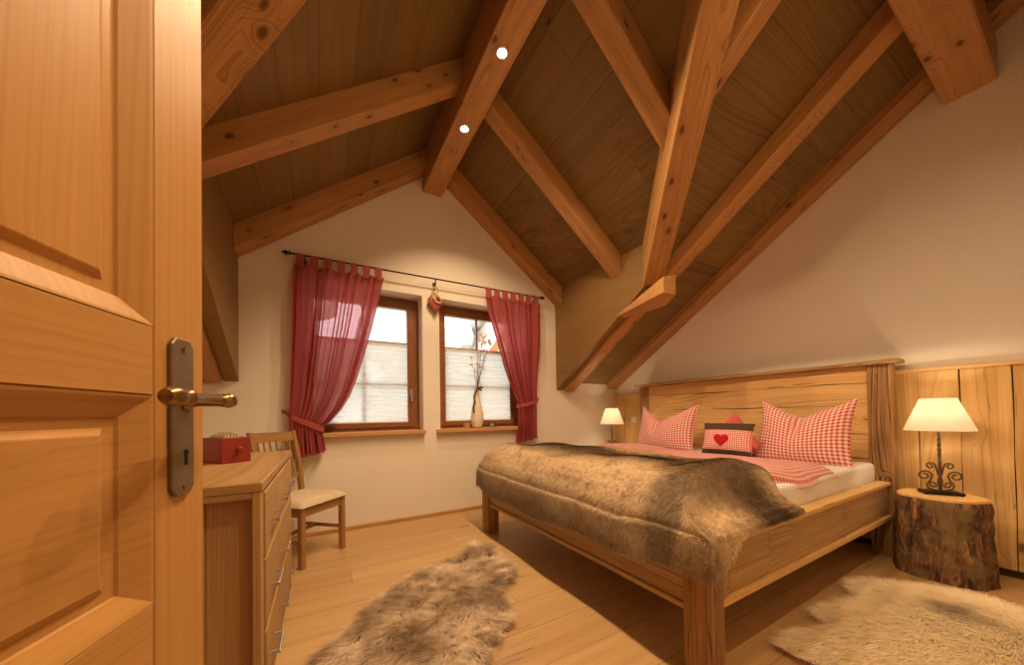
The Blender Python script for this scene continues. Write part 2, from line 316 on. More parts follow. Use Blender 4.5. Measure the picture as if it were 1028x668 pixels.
# ------------------------------------------------------------------ mesh helpers
class MB:
    def __init__(s): s.v = []; s.f = []; s.r = []; s.uv = None; s.sm = []
    def add(s, verts, faces, rnd=0.0, uvs=None, M4=None, smooth=False):
        o = len(s.v)
        if M4 is not None: verts = [M4 @ Vector(p) for p in verts]
        s.v += [tuple(p) for p in verts]
        for i, f in enumerate(faces):
            s.f.append(tuple(a + o for a in f)); s.r.append(rnd); s.sm.append(smooth)
        if uvs is not None:
            if s.uv is None: s.uv = {}
            for i, p in enumerate(uvs): s.uv[o + i] = p
        return s
    def bm(s, b, rnd=0.0, M4=None, smooth=False):
        b.verts.ensure_lookup_table(); b.verts.index_update()
        s.add([v.co.copy() for v in b.verts], [[v.index for v in f.verts] for f in b.faces], rnd, None, M4, smooth)
        b.free(); return s
    def box(s, x0, x1, y0, y1, z0, z1, bev=0.0, rnd=0.0, M4=None, seg=1):
        v = [(x, y, z) for x in (x0, x1) for y in (y0, y1) for z in (z0, z1)]
        f = [(0, 1, 3, 2), (4, 6, 7, 5), (0, 4, 5, 1), (2, 3, 7, 6), (0, 2, 6, 4), (1, 5, 7, 3)]
        if not bev: return s.add(v, f, rnd, None, M4)
        b = bmesh.new(); vs = [b.verts.new(p) for p in v]
        for q in f: b.faces.new([vs[i] for i in q])
        bmesh.ops.bevel(b, geom=list(b.edges), offset=bev, segments=seg, affect='EDGES', profile=0.5)
        return s.bm(b, rnd, M4)
    def prism(s, poly, ax, a, b2, bev=0.0, rnd=0.0, M4=None):
        """polygon (2-D, in the two axes other than ax) swept from a to b2 along ax"""
        def put(p, h):
            q = list(p); q.insert(ax, h); return tuple(q)
        n = len(poly); v = [put(p, a) for p in poly] + [put(p, b2) for p in poly]
        f = [tuple(range(n))[::-1], tuple(range(n, 2 * n))] + [(i, (i + 1) % n, n + (i + 1) % n, n + i) for i in range(n)]
        b = bmesh.new(); vs = [b.verts.new(p) for p in v]
        for q in f: b.faces.new([vs[i] for i in q])
        bmesh.ops.recalc_face_normals(b, faces=list(b.faces))
        if bev: bmesh.ops.bevel(b, geom=list(b.edges), offset=bev, segments=1, affect='EDGES')
        return s.bm(b, rnd, M4)
    def lathe(s, prof, n=32, c=(0, 0, 0), M4=None, rnd=0.0, caps=True, wob=None):
        v = []; f = []
        for j, (r, z) in enumerate(prof):
            for i in range(n):
                a = 2 * pi * i / n; rr = r * (wob(a, z) if wob else 1.0)
                v.append((c[0] + rr * cos(a), c[1] + rr * sin(a), c[2] + z))
        for j in range(len(prof) - 1):
            for i in range(n):
                k = (i + 1) % n; f.append((j * n + i, j * n + k, (j + 1) * n + k, (j + 1) * n + i))
        if caps:
            f.append(tuple(range(n))[::-1]); f.append(tuple(range((len(prof) - 1) * n, len(prof) * n)))
        return s.add(v, f, rnd, None, M4, True)
    def tube(s, pts, r, n=10, M4=None, rnd=0.0, closed=False):
        pts = [Vector(p) for p in pts]; v = []; f = []; L = len(pts)
        rad = r if isinstance(r, (list, tuple)) else [r] * L
        up = Vector((0, 0, 1)); prev = None
        for i, p in enumerate(pts):
            t = (pts[min(i + 1, L - 1)] - pts[max(i - 1, 0)]).normalized()
            if prev is None:
                a = t.cross(up);  a = t.cross(Vector((1, 0, 0))) if a.length < 1e-3 else a
            else: a = prev - t * prev.dot(t)
            a.normalize(); prev = a; b = t.cross(a)
            for k in range(n):
                q = 2 * pi * k / n; v.append(p + (a * cos(q) + b * sin(q)) * rad[i])
        for i in range(L - 1):
            for k in range(n):
                m = (k + 1) % n; f.append((i * n + k, i * n + m, (i + 1) * n + m, (i + 1) * n + k))
        f.append(tuple(range(n))[::-1]); f.append(tuple(range((L - 1) * n, L * n)))
        return s.add(v, f, rnd, None, M4, True)
    def grid(s, nu, nv, fn, rnd=0.0, uv=None, flip=False, smooth=True):
        v = []; f = []; u = []
        for j in range(nv):
            for i in range(nu):
                a, b = i / (nu - 1), j / (nv - 1); v.append(fn(a, b)); u.append(uv(a, b) if uv else (a, b))
        for j in range(nv - 1):
            for i in range(nu - 1):
                q = (j * nu + i, j * nu + i + 1, (j + 1) * nu + i + 1, (j + 1) * nu + i)
                f.append(q[::-1] if flip else q)
        return s.add(v, f, rnd, u, None, smooth)
    def build(s, name, mat, parent=None, sharp=35, loc=None, mods=None):
        me = bpy.data.meshes.new(name); me.from_pydata(s.v, [], s.f)
        me.materials.append(mat)
        at = me.attributes.new('rnd', 'FLOAT', 'FACE'); at.data.foreach_set('value', s.r)
        if s.uv is not None:
            ul = me.uv_layers.new(name='UVMap')
            for l in me.loops: ul.data[l.index].uv = s.uv.get(l.vertex_index, (0, 0))
        me.polygons.foreach_set('use_smooth', s.sm)
        if any(s.sm): me.set_sharp_from_angle(angle=radians(sharp))
        me.update()
        o = bpy.data.objects.new(name, me); COL.objects.link(o)
        if parent is not None: o.parent = parent
        if loc is not None: o.location = loc
        return o

def tag(o, label=None, cat=None, group=None, kind=None):
    if label: o['label'] = label
    if cat: o['category'] = cat
    if group: o['group'] = group
    if kind: o['kind'] = kind
    return o
def thing(name, label, cat, loc=(0, 0, 0), rz=0.0, group=None):
    o = bpy.data.objects.new(name, None); COL.objects.link(o)
    o.empty_display_size = 0.1; o.location = loc; o.rotation_euler = (0, 0, rz)
    return tag(o, label, cat, group)
def struct(o): o['kind'] = 'structure'; return o
def copy_thing(o):
    c = o.copy(); COL.objects.link(c)
    for ch in o.children:
        d = ch.copy(); COL.objects.link(d); d.parent = c
        for gch in ch.children:
            e = gch.copy(); COL.objects.link(e); e.parent = d
    return c

def beam(name, A, B, w, h, mat, bev=0.006, endv=True):
    """timber whose underside runs from A to B; vertical sides, plumb-cut ends; local X = grain"""
    A, B = Vector(A), Vector(B); d = (B - A); X = d.normalized()
    side = Vector((-d.y, d.x, 0)).normalized(); Z = X.cross(side)
    R = Matrix((X, side, Z)).transposed().to_4x4(); R.translation = A
    Ri = R.inverted(); v = []
    for p in (A, B):
        for k in (-.5, .5):
            for q in (0, h): v.append(Ri @ (p + side * (w * k) + Vector((0, 0, q))))
    f = [(0, 1, 3, 2), (4, 6, 7, 5), (0, 4, 5, 1), (2, 3, 7, 6), (0, 2, 6, 4), (1, 5, 7, 3)]
    b = bmesh.new(); vs = [b.verts.new(p) for p in v]
    for q in f: b.faces.new([vs[i] for i in q])
    bmesh.ops.recalc_face_normals(b, faces=list(b.faces))
    bmesh.ops.bevel(b, geom=list(b.edges), offset=bev, segments=1, affect='EDGES')
    m = MB().bm(b); o = m.build(name, mat); o.matrix_world = R
    return o

def smooth01(t): t = max(0.0, min(1.0, t)); return t * t * (3 - 2 * t)

def strands(P, D, N, length, width, seed=0, droop=0.0, segs=3, jit=0.35, curl=0.3, lift=0.62):
    """P roots, D comb direction (tangent), N normals -> ribbon hairs as (verts, faces, rnd)"""
    r = np.random.default_rng(seed); n = len(P)
    L = length * r.uniform(0.65, 1.2, (n, 1)); rd = r.uniform(0, 1, n)
    D = D + r.normal(0, jit, (n, 3)); D -= N * (D * N).sum(1, keepdims=True)
    D /= np.linalg.norm(D, axis=1, keepdims=True) + 1e-9
    side = np.cross(D, N); side /= np.linalg.norm(side, axis=1, keepdims=True) + 1e-9
    cu = r.normal(0, curl, (n, 1))
    rings = []
    for k in range(segs + 1):
        t = k / segs
        c = P + N * L * (lift * t - 0.6 * lift * droop * t * t) + D * L * (0.35 * t + 0.65 * t * t) + side * L * cu * t * t
        w = width * (1 - 0.85 * t)
        rings.append(c - side * w); rings.append(c + side * w)
    V = np.stack(rings, 1).reshape(-1, 3); st = 2 * (segs + 1)
    base = (np.arange(n) * st)[:, None]
    F = []
    for k in range(segs):
        F.append(base + np.array([[2 * k, 2 * k + 1, 2 * k + 3, 2 * k + 2]]))
    F = np.stack(F, 1).reshape(-1, 4)
    return V, F, np.repeat(rd, segs)

def fur_object(name, mat, base_v, base_f, sets, parent=None, base_rnd=0.25):
    V = [np.array(base_v, float)]; F4 = []; R = []
    off = len(base_v)
    quads = [list(f) for f in base_f]
    loops = [f for f in quads]; R0 = [base_rnd] * len(quads)
    allF = []; allR = []
    for (v, f, r) in sets:
        V.append(v); allF.append(f + off); allR.append(r); off += len(v)
    V = np.concatenate(V); SF = np.concatenate(allF); SR = np.concatenate(allR)
    me = bpy.data.meshes.new(name)
    sizes = [len(f) for f in quads] + [4] * len(SF)
    starts = np.concatenate([[0], np.cumsum(sizes)[:-1]]).astype(np.int32)
    idx = np.concatenate([np.array([i for f in quads for i in f], np.int32), SF.astype(np.int32).ravel()])
    me.vertices.add(len(V)); me.vertices.foreach_set('co', V.astype(np.float32).ravel())
    me.loops.add(len(idx)); me.loops.foreach_set('vertex_index', idx)
    me.polygons.add(len(sizes)); me.polygons.foreach_set('loop_start', starts)
    me.update(calc_edges=True); me.validate()
    me.polygons.foreach_set('use_smooth', np.ones(len(me.polygons), bool))
    at = me.attributes.new('rnd', 'FLOAT', 'FACE')
    rr = np.concatenate([np.array(R0), SR])
    if len(rr) == len(me.polygons): at.data.foreach_set('value', rr.astype(np.float32))
    me.materials.append(mat)
    o = bpy.data.objects.new(name, me); COL.objects.link(o)
    if parent is not None: o.parent = parent
    return o

# ------------------------------------------------------------------ dimensions of the room
YW = 3.50          # window wall (inner face)
XR = 3.70          # bed wall (inner face)
XL = -1.05         # left wall
YF = -0.12         # wall with the doorway
RX = 1.05          # dormer ridge
CK, CKL = 2.64, -0.59   # dormer cheeks
def z_main(y): return 2.805 + 0.635 * (1.375 - y)      # underside of main roof boards
def z_mu(y): return 2.655 + 0.635 * (1.375 - y)        # underside of main rafters
def z_dr(x): return 3.80 - 0.75 * (x - 1.082) if x > RX else 3.80 + 0.77 * (x - 1.02)  # underside of dormer boards
def z_du(x): return z_dr(x) - 0.19
def y_vr(x): return 1.40 + 1.15 * (x - 2.13)           # right valley, plan
def y_vl(x): return 1.40 + 1.15 * ((2.04 - x) - 2.13)  # left valley, plan

# ------------------------------------------------------------------ shell
f = MB().box(XL - 0.2, XR + 0.2, -2.2, YW + 0.3, -0.05, 0.0); struct(f.build('floor', M['floor']))

def cut_wall(name, x0, x1, z0, z1, holes, y, th, top=None):
    """wall in the plane y with rectangular holes, and reveals through its thickness"""
    m = MB()
    xs = sorted({x0, x1, *[h[0] for h in holes], *[h[1] for h in holes]})
    for a, b in zip(xs, xs[1:]):
        hs = [h for h in holes if h[0] <= a and h[1] >= b]
        zz = [z0]
        for h in hs: zz += [h[2], h[3]]
        zz.append(z1)
        for k in range(0, len(zz), 2):
            if zz[k + 1] > zz[k]: m.box(a, b, y, y + th, zz[k], zz[k + 1])
    return struct(m.build(name, M['wall']))

W1 = (-0.18, 0.92, 0.905, 2.305); W2 = (1.10, 2.17, 0.905, 2.305)
cut_wall('wall_back', XL - 0.2, XR + 0.2, 0.0, 4.1, [W1, W2], YW, 0.36)
m = MB().prism([(YF - 0.2, 0), (YW + 0.02, 0), (YW + 0.02, z_main(YW) + 0.05), (YF - 0.2, z_main(YF - .2) + .05)], 0, XR, XR + 0.2); struct(m.build('wall_right', M['wall']))
m = MB().prism([(YF - 0.2, 0), (YW + 0.02, 0), (YW + 0.02, z_main(YW) + 0.05), (YF - 0.2, z_main(YF - .2) + .05)], 0, XL - 0.2, XL); struct(m.build('wall_left', M['wall']))
DO = (-0.42, 0.56, 0.0, 2.05)
cut_wall('wall_front', XL - 0.2, XR + 0.2, 0.0, 4.1, [DO], YF - 0.2, 0.2)
# unseen hallway behind the doorway, closed in to keep sky light out
m = MB().box(-1.0, -0.9, -2.2, YF - 0.2, 0, 2.5).box(1.6, 1.7, -2.2, YF - 0.2, 0, 2.5).box(-1.0, 1.7, -2.3, -2.2, 0, 2.5).box(-1.0, 1.7, -2.3, YF - 0.2, 2.5, 2.6)
struct(m.build('wall_hallway', M['wall']))

# roof boards
def slab(name, pts, mat, t=0.03):
    n = len(pts); v = [tuple(p) for p in pts] + [(p[0], p[1], p[2] + t) for p in pts]
    fc = [tuple(range(n))[::-1], tuple(range(n, 2 * n))] + [(i, (i + 1) % n, n + (i + 1) % n, n + i) for i in range(n)]
    b = bmesh.new(); vs = [b.verts.new(p) for p in v]
    for q in fc: b.faces.new([vs[i] for i in q])
    bmesh.ops.recalc_face_normals(b, faces=list(b.faces))
    return struct(MB().bm(b).build(name, mat))
yr = y_vr(RX)                                            # where valleys meet the ridge
D3 = lambda x, y: (x, y, z_dr(x))
M3 = lambda x, y: (x, y, z_main(y))
slab('ceiling', [D3(RX + .001, YW + .02), D3(CK + .03, YW + .02), D3(CK + .03, y_vr(CK) - .05), D3(RX + .001, yr - .6)], M['board_y'])
yl = y_vl(RX)
slab('ceiling', [D3(RX, YW + .02), D3(CKL - .03, YW + .02), D3(CKL - .03, y_vl(CKL) - .05), D3(RX, yl - .6)], M['board_y'])
yb = YF - 0.15
slab('ceiling', [M3(CK + .06, YW + .02), M3(XR + .1, YW + .02), M3(XR + .1, yb), M3(RX, yb), M3(RX, y_vr(RX)), M3(CK, y_vr(CK) + .05), M3(CK + .06, y_vr(CK) + .1)], M['board_x'])
slab('ceiling', [M3(CKL - .06, YW + .02), M3(XL - .1, YW + .02), M3(XL - .1, yb), M3(RX, yb), M3(RX, y_vl(RX)), M3(CKL, y_vl(CKL) + .05), M3(CKL - .06, y_vl(CKL) + .1)], M['board_x'])
slab('ceiling', [(XL - .2, YF + .02, 3.72), (XR + .2, YF + .02, 3.72), (XR + .2, YF - .3, 3.98), (XL - .2, YF - .3, 3.98)], M['board_x'])

# dormer cheeks: triangular boarded sides under the dormer eaves
def cheek(name, x0, x1, yv, label):
    low = lambda y: z_main(y) - 0.10
    xi = x0 if x0 > 1 else x1
    zt = z_dr(xi) + 0.01
    yt = 1.375 - (zt - 0.02 - 2.805 + 0.10) / 0.635
    yt = yv
    mm = MB().prism([(YW, low(YW)), (YW, zt), (yt, zt), (yt, low(yt))], 0, x0, x1)
    return tag(mm.build(name, M['cheek']), label, 'panel')
cheek('dormer_cheek', CK, CK + 0.10, 1.93, 'triangular wooden dormer side above the bed, right of the curtained windows')
cheek('dormer_cheek', CKL - 0.10, CKL, 1.80, 'dark triangular wooden dormer side left of the curtains, beside the door')

# timbers
t = beam('ridge_beam', (1.035, YF - .1, 3.40), (1.035, YW, 3.40), 0.20, 0.46, M['beam'])
tag(t, 'horizontal ridge beam with two glowing spotlights under the gable peak', 'beam')
RG = 'roof rafters'
def rafter_x(y, right, w, label):
    if right: A, B = (1.13, y, z_du(1.13)), (CK, y, z_du(CK))
    else: A, B = (0.94, y, z_du(0.94)), (CKL, y, z_du(CKL))
    return tag(beam('rafter', A, B, w, 0.20, M['beam']), label, 'rafter', RG)
rafter_x(3.40, False, 0.17, 'left sloping rafter lying against the window wall gable')
rafter_x(2.40, False, 0.13, 'left sloping rafter nearest the camera, reaching behind the door edge')
rafter_x(3.42, True, 0.16, 'right sloping rafter along the gable wall, ending by the curtain rod tip')
rafter_x(2.45, True, 0.14, 'middle rafter sloping from the ridge beam to the wooden dormer side')
yq = 1.42
xq = 2.13 + (yq - 1.40) / 1.15
t = beam('rafter', (1.13, yq, z_du(1.13)), (xq + .02, yq, z_du(xq + .02)), 0.15, 0.20, M['beam'])
tag(t, 'short thick rafter running from the top of the photo into the valley beam', 'rafter', RG)
t = beam('valley_beam', (2.68, y_vr(2.68) + .02, z_mu(y_vr(2.68) + .02)), (1.02, y_vr(1.02), z_mu(y_vr(1.02))), 0.17, 0.40, M['beam'])
tag(t, 'steep valley beam standing on the wooden bracket above the bed', 'beam')
t = beam('valley_beam', (CKL + .02, y_vl(CKL + .02), z_mu(y_vl(CKL + .02))), (1.02, y_vl(1.02), z_mu(y_vl(1.02))), 0.17, 0.40, M['beam'])
tag(t, 'valley beam cut off by the top left corner, above the door edge', 'beam')
def rafter_y(x, y0, y1, w, dz, label, h=0.15):
    return tag(beam('rafter', (x, y0, z_mu(y0) + dz), (x, y1, z_mu(y1) + dz), w, h, M['beam']), label, 'rafter', RG)
rafter_y(2.815, 3.46, YF, 0.15, 0.0, 'long rafter passing under the dormer side and behind the wooden bracket')
rafter_y(3.60, 3.47, YF, 0.19, 0.065, 'rafter lying flat against the white wall above the headboard', 0.12)
rafter_y(1.92, 1.10, YF, 0.11, 0.0, 'short rafter behind the valley beam at the top of the photo')
rafter_y(CKL - 0.176, 3.46, 0.5, 0.15, 0.0, 'dark rafter under the left dormer side beside the door')
t = beam('purlin', (XR, 0.405, 3.10), (1.65, 0.405, 3.10), 0.21, 0.26, M['beam'], 0.008)
tag(t, 'heavy square beam end at the top right corner under the roof', 'beam')
# wedge bracket under the valley beam
bm_ = bmesh.new()
bot = [(2.632, 2.468), (2.766, 2.433), (2.764, 1.981), (2.593, 1.765), (2.448, 1.779)]
zb = 2.03
low = [bm_.verts.new((x, y, zb)) for x, y in bot]
tops = [(2.632, 2.45, 2.05), (2.766, 2.42, 2.06), (2.764, 1.96, 2.24), (2.593, 1.765, 2.20), (2.448, 1.779, 2.165)]
top = [bm_.verts.new(p) for p in tops]
n = 5
bm_.faces.new(low[::-1]); bm_.faces.new(top)
for i in range(n): bm_.faces.new((low[i], low[(i + 1) % n], top[(i + 1) % n], top[i]))
bmesh.ops.recalc_face_normals(bm_, faces=list(bm_.faces))
bmesh.ops.bevel(bm_, geom=list(bm_.edges), offset=0.004, segments=1, affect='EDGES')
t = MB().bm(bm_).build('beam_bracket', wood('bracket_timber', BEAM_D, BEAM_L, 'Y', knots=1.0, knot_scale=4.2, ring=0.014, tone=0.1))
tag(t, 'wedge shaped wooden bracket carrying the foot of the valley beam', 'bracket')

# spotlights let into the ridge beam
SP = [(1.035, 1.89), (1.035, 2.55), (1.035, 1.23), (1.035, 0.57), (1.035, 0.0)]
SPE = [116, 78, 104, 50, 92]; SPA = [134, 124, 117, 116, 140]; SPT = [8, 8, 3, 0, 8]
SPL = ['glowing recessed spotlight in the ridge beam, the larger upper one', 'glowing recessed spotlight in the ridge beam, nearer the gable wall']
for i, (x, y) in enumerate(SP[:2]):
    s = thing('ceiling_spotlight', SPL[i], 'spotlight', (x, y, 3.40), 0, 'spotlights in the ridge beam')
    MB().lathe([(0.030, -0.001), (0.040, -0.001), (0.042, -0.005), (0.039, -0.008), (0.030, -0.006), (0.028, -0.001)], 28, caps=False).build('trim_ring', M['steel'], s)
    MB().lathe([(0.001, -0.003), (0.018, -0.0045), (0.028, -0.002)], 24, caps=False).build('lamp_lens', M['bulb'], s)

# baseboard, wall panelling
m = MB().box(XL, 3.65, YW - 0.018, YW, 0.0, 0.035, 0.004); struct(m.build('baseboard_back', M['silX'] if 'silX' in M else M['sillX']))
def panelling(name, ys, zt0, zt1):
    """upright planks with waney edges over a dark backing, under a thin rail"""
    m = MB(); rr = random.Random(3 + len(ys))
    ztop = lambda y: zt0
    for a, b in zip(ys, ys[1:]):
        nz = 16; l = []; r = []
        wa, wb = rr.uniform(0, 6), rr.uniform(0, 6)
        for k in range(nz + 1):
            z = 0.05 + (ztop(a) - 0.05) * k / nz
            l.append((a + 0.0008 + 0.0035 * abs(sin(wa + z * 5)) * abs(sin(z * 2.1 + wa)), z)); r.append((b - 0.0008 - 0.004 * abs(sin(wb + z * 4.3)) * abs(sin(wb + z * 1.7)), z))
        v = []; fc = []; rn = rr.random()
        for (ya, z), (yb_, _) in zip(l, r):
            v += [(3.672, ya, z), (3.672, yb_, z), (3.692, ya, z), (3.692, yb_, z)]
        for k in range(nz):
            i = 4 * k; j = i + 4
            fc += [(i, i + 1, j + 1, j), (i + 2, j + 2, j + 3, i + 3), (i, j, j + 2, i + 2), (i + 1, i + 3, j + 3, j + 1)]
        m.add(v, fc, rn)
    o = struct(m.build(name, M['panelZ']))
    MB().box(3.690, 3.699, ys[0], ys[-1], 0.0, ztop(0) + .0).build('backing', M['seam'], o)
    MB().box(3.658, 3.699, ys[0], ys[-1], ztop(0), ztop(0) + 0.028, 0.004).build('top_rail', M['panelY'], o)
    return o
panelling('trim_1', [YF, 0.10, 0.286, 0.482, 0.660, 0.83, 1.02, 1.2], 1.305, 0)
panelling('trim_2', [2.60, 2.80, 2.95, 3.04, 3.18, 3.31, 3.49], 1.262, 0)
s = thing('light_switch', 'square white light switch on the wood panelling left of the headboard', 'switch', (3.671, 3.155, 0.955))
MB().box(-0.010, 0, -0.042, 0.042, -0.042, 0.042, 0.003).build('cover_plate', M['switch'], s)
MB().box(-0.014, -0.008, -0.029, 0.029, -0.029, 0.029, 0.002).build('rocker', M['switch'], s)

# ------------------------------------------------------------------ windows
def window(name, op, gl, mull, handle_x):
    x0, x1, z0, z1 = op
    yf = 3.69
    w = struct(thing(name, None, None, (0, 0, 0)))
    fr = MB()
    fw_ = 0.06
    fr.box(x0, x0 + fw_, yf, yf + .07, z0, z1, .003).box(x1 - fw_, x1, yf, yf + .07, z0, z1, .003)
    fr.box(x0 + fw_, x1 - fw_, yf, yf + .07, z0, z0 + .045, .003).box(x0 + fw_, x1 - fw_, yf, yf + .07, z1 - fw_, z1, .003)
    fr.build('window_frame', M['winZ'], w)
    g0, g1, h0, h1 = gl
    sh = MB(); a, b = x0 + fw_ - .012, x1 - fw_ + .012; c, d = z0 + .03, z1 - fw_ + .012; ys, ye = yf - .018, yf + .05
    sh.box(a, g0, ys, ye, c, d, .004).box(g1, b, ys, ye, c, d, .004).box(g0, g1, ys, ye, c, h0, .004).box(g0, g1, ys, ye, h1, d, .004)
    sh.box(mull - .012, mull + .012, yf + .008, yf + .035, h0, h1, .003)
    for z in (1.385, 1.82): sh.box(g0, g1, yf + .008, yf + .035, z - .012, z + .012, .003)
    sh.build('sash', M['winX'], w)
    MB().box(g0 - .005, g1 + .005, yf + .018, yf + .024, h0 - .005, h1 + .005).build('pane', M['glass'], w)
    sl = MB().box(x0 - 0.05 if x0 < 1 else x0 - .045, x1 + 0.01 if x0 < 1 else x1 + .05, YW - 0.07, yf + .01, 0.868, 0.906, 0.004)
    sl.build('sill', M['sillX'], w)
    if handle_x:
        h = MB().box(handle_x - .012, handle_x + .012, yf - .026, yf - .017, 1.27, 1.34, .003)
        h.tube([(handle_x, yf - .026, 1.325), (handle_x, yf - .055, 1.325)], .008, 8)
        h.tube([(handle_x, yf - .055, 1.33), (handle_x, yf - .058, 1.21)], .008, 8)
        h.build('window_handle', M['steel'], w)
    return w
window('window_1', W1, (-0.06, 0.80, 0.985, 2.19), 0.37, 0.835)
window('window_2', W2, (1.22, 2.05, 0.985, 2.19), 1.62, None)
def blind(x0, x1, label):
    zb, zt = 1.0, 1.795
    t = thing('pleated_blind', label, 'blind', ((x0 + x1) / 2, 3.678, zb))
    w = (x1 - x0) / 2; m = MB(); n = 36
    v = []; fc = []
    for k in range(n + 1):
        z = (zt - zb) * k / n; y = 0.006 if k % 2 else -0.006
        v += [(-w, y, z), (w, y, z)]
    for k in range(n): fc.append((2 * k, 2 * k + 1, 2 * k + 3, 2 * k + 2))
    m.add(v, fc); m.build('pleated_cloth', M['blind'], t)
    MB().box(-w, w, -.008, .008, zt - zb, zt - zb + .018, .002).build('top_bar', M['switch'], t)
    MB().box(-w, w, -.008, .008, -.014, 0.0, .002).build('bottom_bar', M['switch'], t)
blind(-0.055, 0.80, 'white pleated blind across the lower part of the left window')
blind(1.22, 2.05, 'white pleated blind across the lower part of the right window, behind the vase')

# ------------------------------------------------------------------ curtain rod and curtains
RY = 3.42; rz = lambda x: 2.463 + (x + .24) * 0.009
t = thing('curtain_rod', 'thin black iron curtain rod above both windows', 'curtain rod', (0, RY, 0))
MB().tube([(-0.22, 0, rz(-.22)), (2.36, 0, rz(2.36))], 0.0075, 10).build('pole', M['iron'], t)
for sx, x in ((-1, -0.22), (1, 2.36)):
    q = Matrix.Translation((x, 0, rz(x))) @ Matrix.Rotation(sx * pi / 2, 4, 'Y')
    MB().lathe([(0.010, 0), (0.020, 0.006), (0.020, 0.012), (0.009, 0.016), (0.013, 0.026), (0.022, 0.036), (0.013, 0.048), (0.006, 0.062), (0.001, 0.072)], 14, M4=q).build('finial', M['iron'], t)
for x in (-0.12, 1.045, 2.30):
    b = MB().tube([(x, 0.0, rz(x) - .002), (x, 0.03, rz(x) - .045), (x, 0.078, rz(x) - .05)], 0.006, 8)
    b.box(x - .012, x + .012, .072, .08, rz(x) - .085, rz(x) - .015, .002).build('bracket', M['iron'], t)

def curtain(label, keys, ntab, tie, tie_pts, folds, seed):
    """keys: (z, left x, right x, fold depth) from heading to hem"""
    c = thing('curtain', label, 'curtain', (0, RY, 0), 0, 'red sheer curtains on the iron rod')
    zs = [k[0] for k in keys][::-1]
    def at(z):
        ks = keys[::-1]
        zc = min(max(z, zs[0]), zs[-1])
        for a, b in zip(ks, ks[1:]):
            if a[0] <= zc <= b[0]:
                t = (zc - a[0]) / (b[0] - a[0] + 1e-9)
                return [a[i] + (b[i] - a[i]) * t for i in range(1, 4)]
    rr = random.Random(seed); ph = [rr.uniform(-.35, .35) for _ in range(40)]
    ztop, zbot = keys[0][0], keys[-1][0]
    W = keys[0][2] - keys[0][1]
    def fn(a, b):
        z = ztop + (zbot - ztop) * b
        xl, xr, d = at(z)
        aw = a + 0.012 * sin(a * folds * 2 * pi * 0.5 + 1.0)
        x = xl + (xr - xl) * aw
        k = a * folds
        y = 1.25 * d * sin(2 * pi * k + 1.4 * sin(2.3 * k + ph[3] * 4)) + 0.5 * d * sin(2 * pi * k * 0.43 + 1.3 + 1.2 * b)
        y += 0.006 * sin(9 * z + 7 * a)
        hem = 0.0
        if b > 0.93: hem = (b - 0.93) / 0.07 * (0.008 * sin(2 * pi * k) + .05 * (a - .3))
        if tie is not None and z < tie: hem += 0.0
        x += min(.012, .35 * (xr - xl) / folds) * sin(4 * pi * k + 1.0 + 2.8 * sin(2.3 * k + ph[3] * 4)) * min(1, b * 12)
        sl = (rz(x) - rz(keys[0][1])) * (1 - b)
        return (x, y - 0.012, z + hem + sl)
    m = MB(); m.grid(240, 90, fn, uv=lambda a, b: (a * W * 1.6, b * (ztop - zbot)))
    m.build('cloth', M['curtain'], c)
    hd = MB(); hd.grid(90, 4, lambda a, b: (lambda p: (p[0], p[1] - .003, p[2]))(fn(a, b * 0.018)), uv=lambda a, b: (a * W, b * .04))
    hd.build('heading_band', M['curtain_band'], c)
    for i in range(ntab):                                   # tabs looped over the rod
        a = (i + 0.35) / (ntab - 0.3); a = min(a, 0.985)
        xl, xr, d = at(ztop); x = xl + (xr - xl) * (i + 0.5) / ntab; hw = W / ntab * 0.29
        zr = rz(x); p = [(0.012, ztop - .03 + rz(x) - rz(xl)), (0.0125, zr - .012), (0.009, zr + .007), (0, zr + .0115), (-0.009, zr + .007), (-0.0125, zr - .012), (-0.016, ztop - .03 + rz(x) - rz(xl))]
        tb = MB(); v = []; fc = []
        for (y, z) in p: v += [(x - hw, y, z), (x + hw, y, z)]
        for k in range(len(p) - 1): fc.append((2 * k, 2 * k + 1, 2 * k + 3, 2 * k + 2))
        tb.add(v, fc, 0, [(q[0], q[2]) for q in v]); tb.build('tab', M['curtain_band'], c)
    # tie-back: a flat band round the gathered cloth, hooked to the wall
    m = MB(); n = len(tie_pts); v = []; fc = []
    for (x, y, z, hh) in tie_pts: v += [(x, y, z - hh), (x, y, z + hh)]
    for k in range(n - 1): fc.append((2 * k, 2 * k + 1, 2 * k + 3, 2 * k + 2))
    m.add(v, fc, 0, [(q[0] + q[1], q[2]) for q in v], smooth=True)
    m.build('tieback', M['curtain_band'], c)
    return c
keysL = [(2.375, -0.205, 0.535, .020), (2.18, -0.212, 0.49, .022), (1.9, -0.216, 0.425, .024), (1.6, -0.222, 0.345, .024), (1.4, -0.228, 0.285, .024),
         (1.24, -0.232, 0.225, .024), (1.12, -0.236, 0.155, .022), (1.02, -0.238, 0.075, .02), (0.965, -0.238, 0.01, .018), (0.93, -0.238, 0.00, .018), (0.84, -0.235, 0.015, .026), (0.715, -0.232, 0.03, .032)]
tL = [(-0.30, 0.07, 1.11, .016), (-0.27, 0.03, 1.10, .018), (-0.235, -0.035, 1.065, .022), (-0.16, -0.056, 1.025, .024), (-0.08, -0.058, 0.99, .026), (-0.01, -0.05, 0.955, .026), (0.018, -0.01, 0.945, .024), (0.0, 0.03, 0.95, .022)]
curtain('red sheer curtain tied back at the left side of the windows', keysL, 7, 0.95, tL, 9.5, 1)
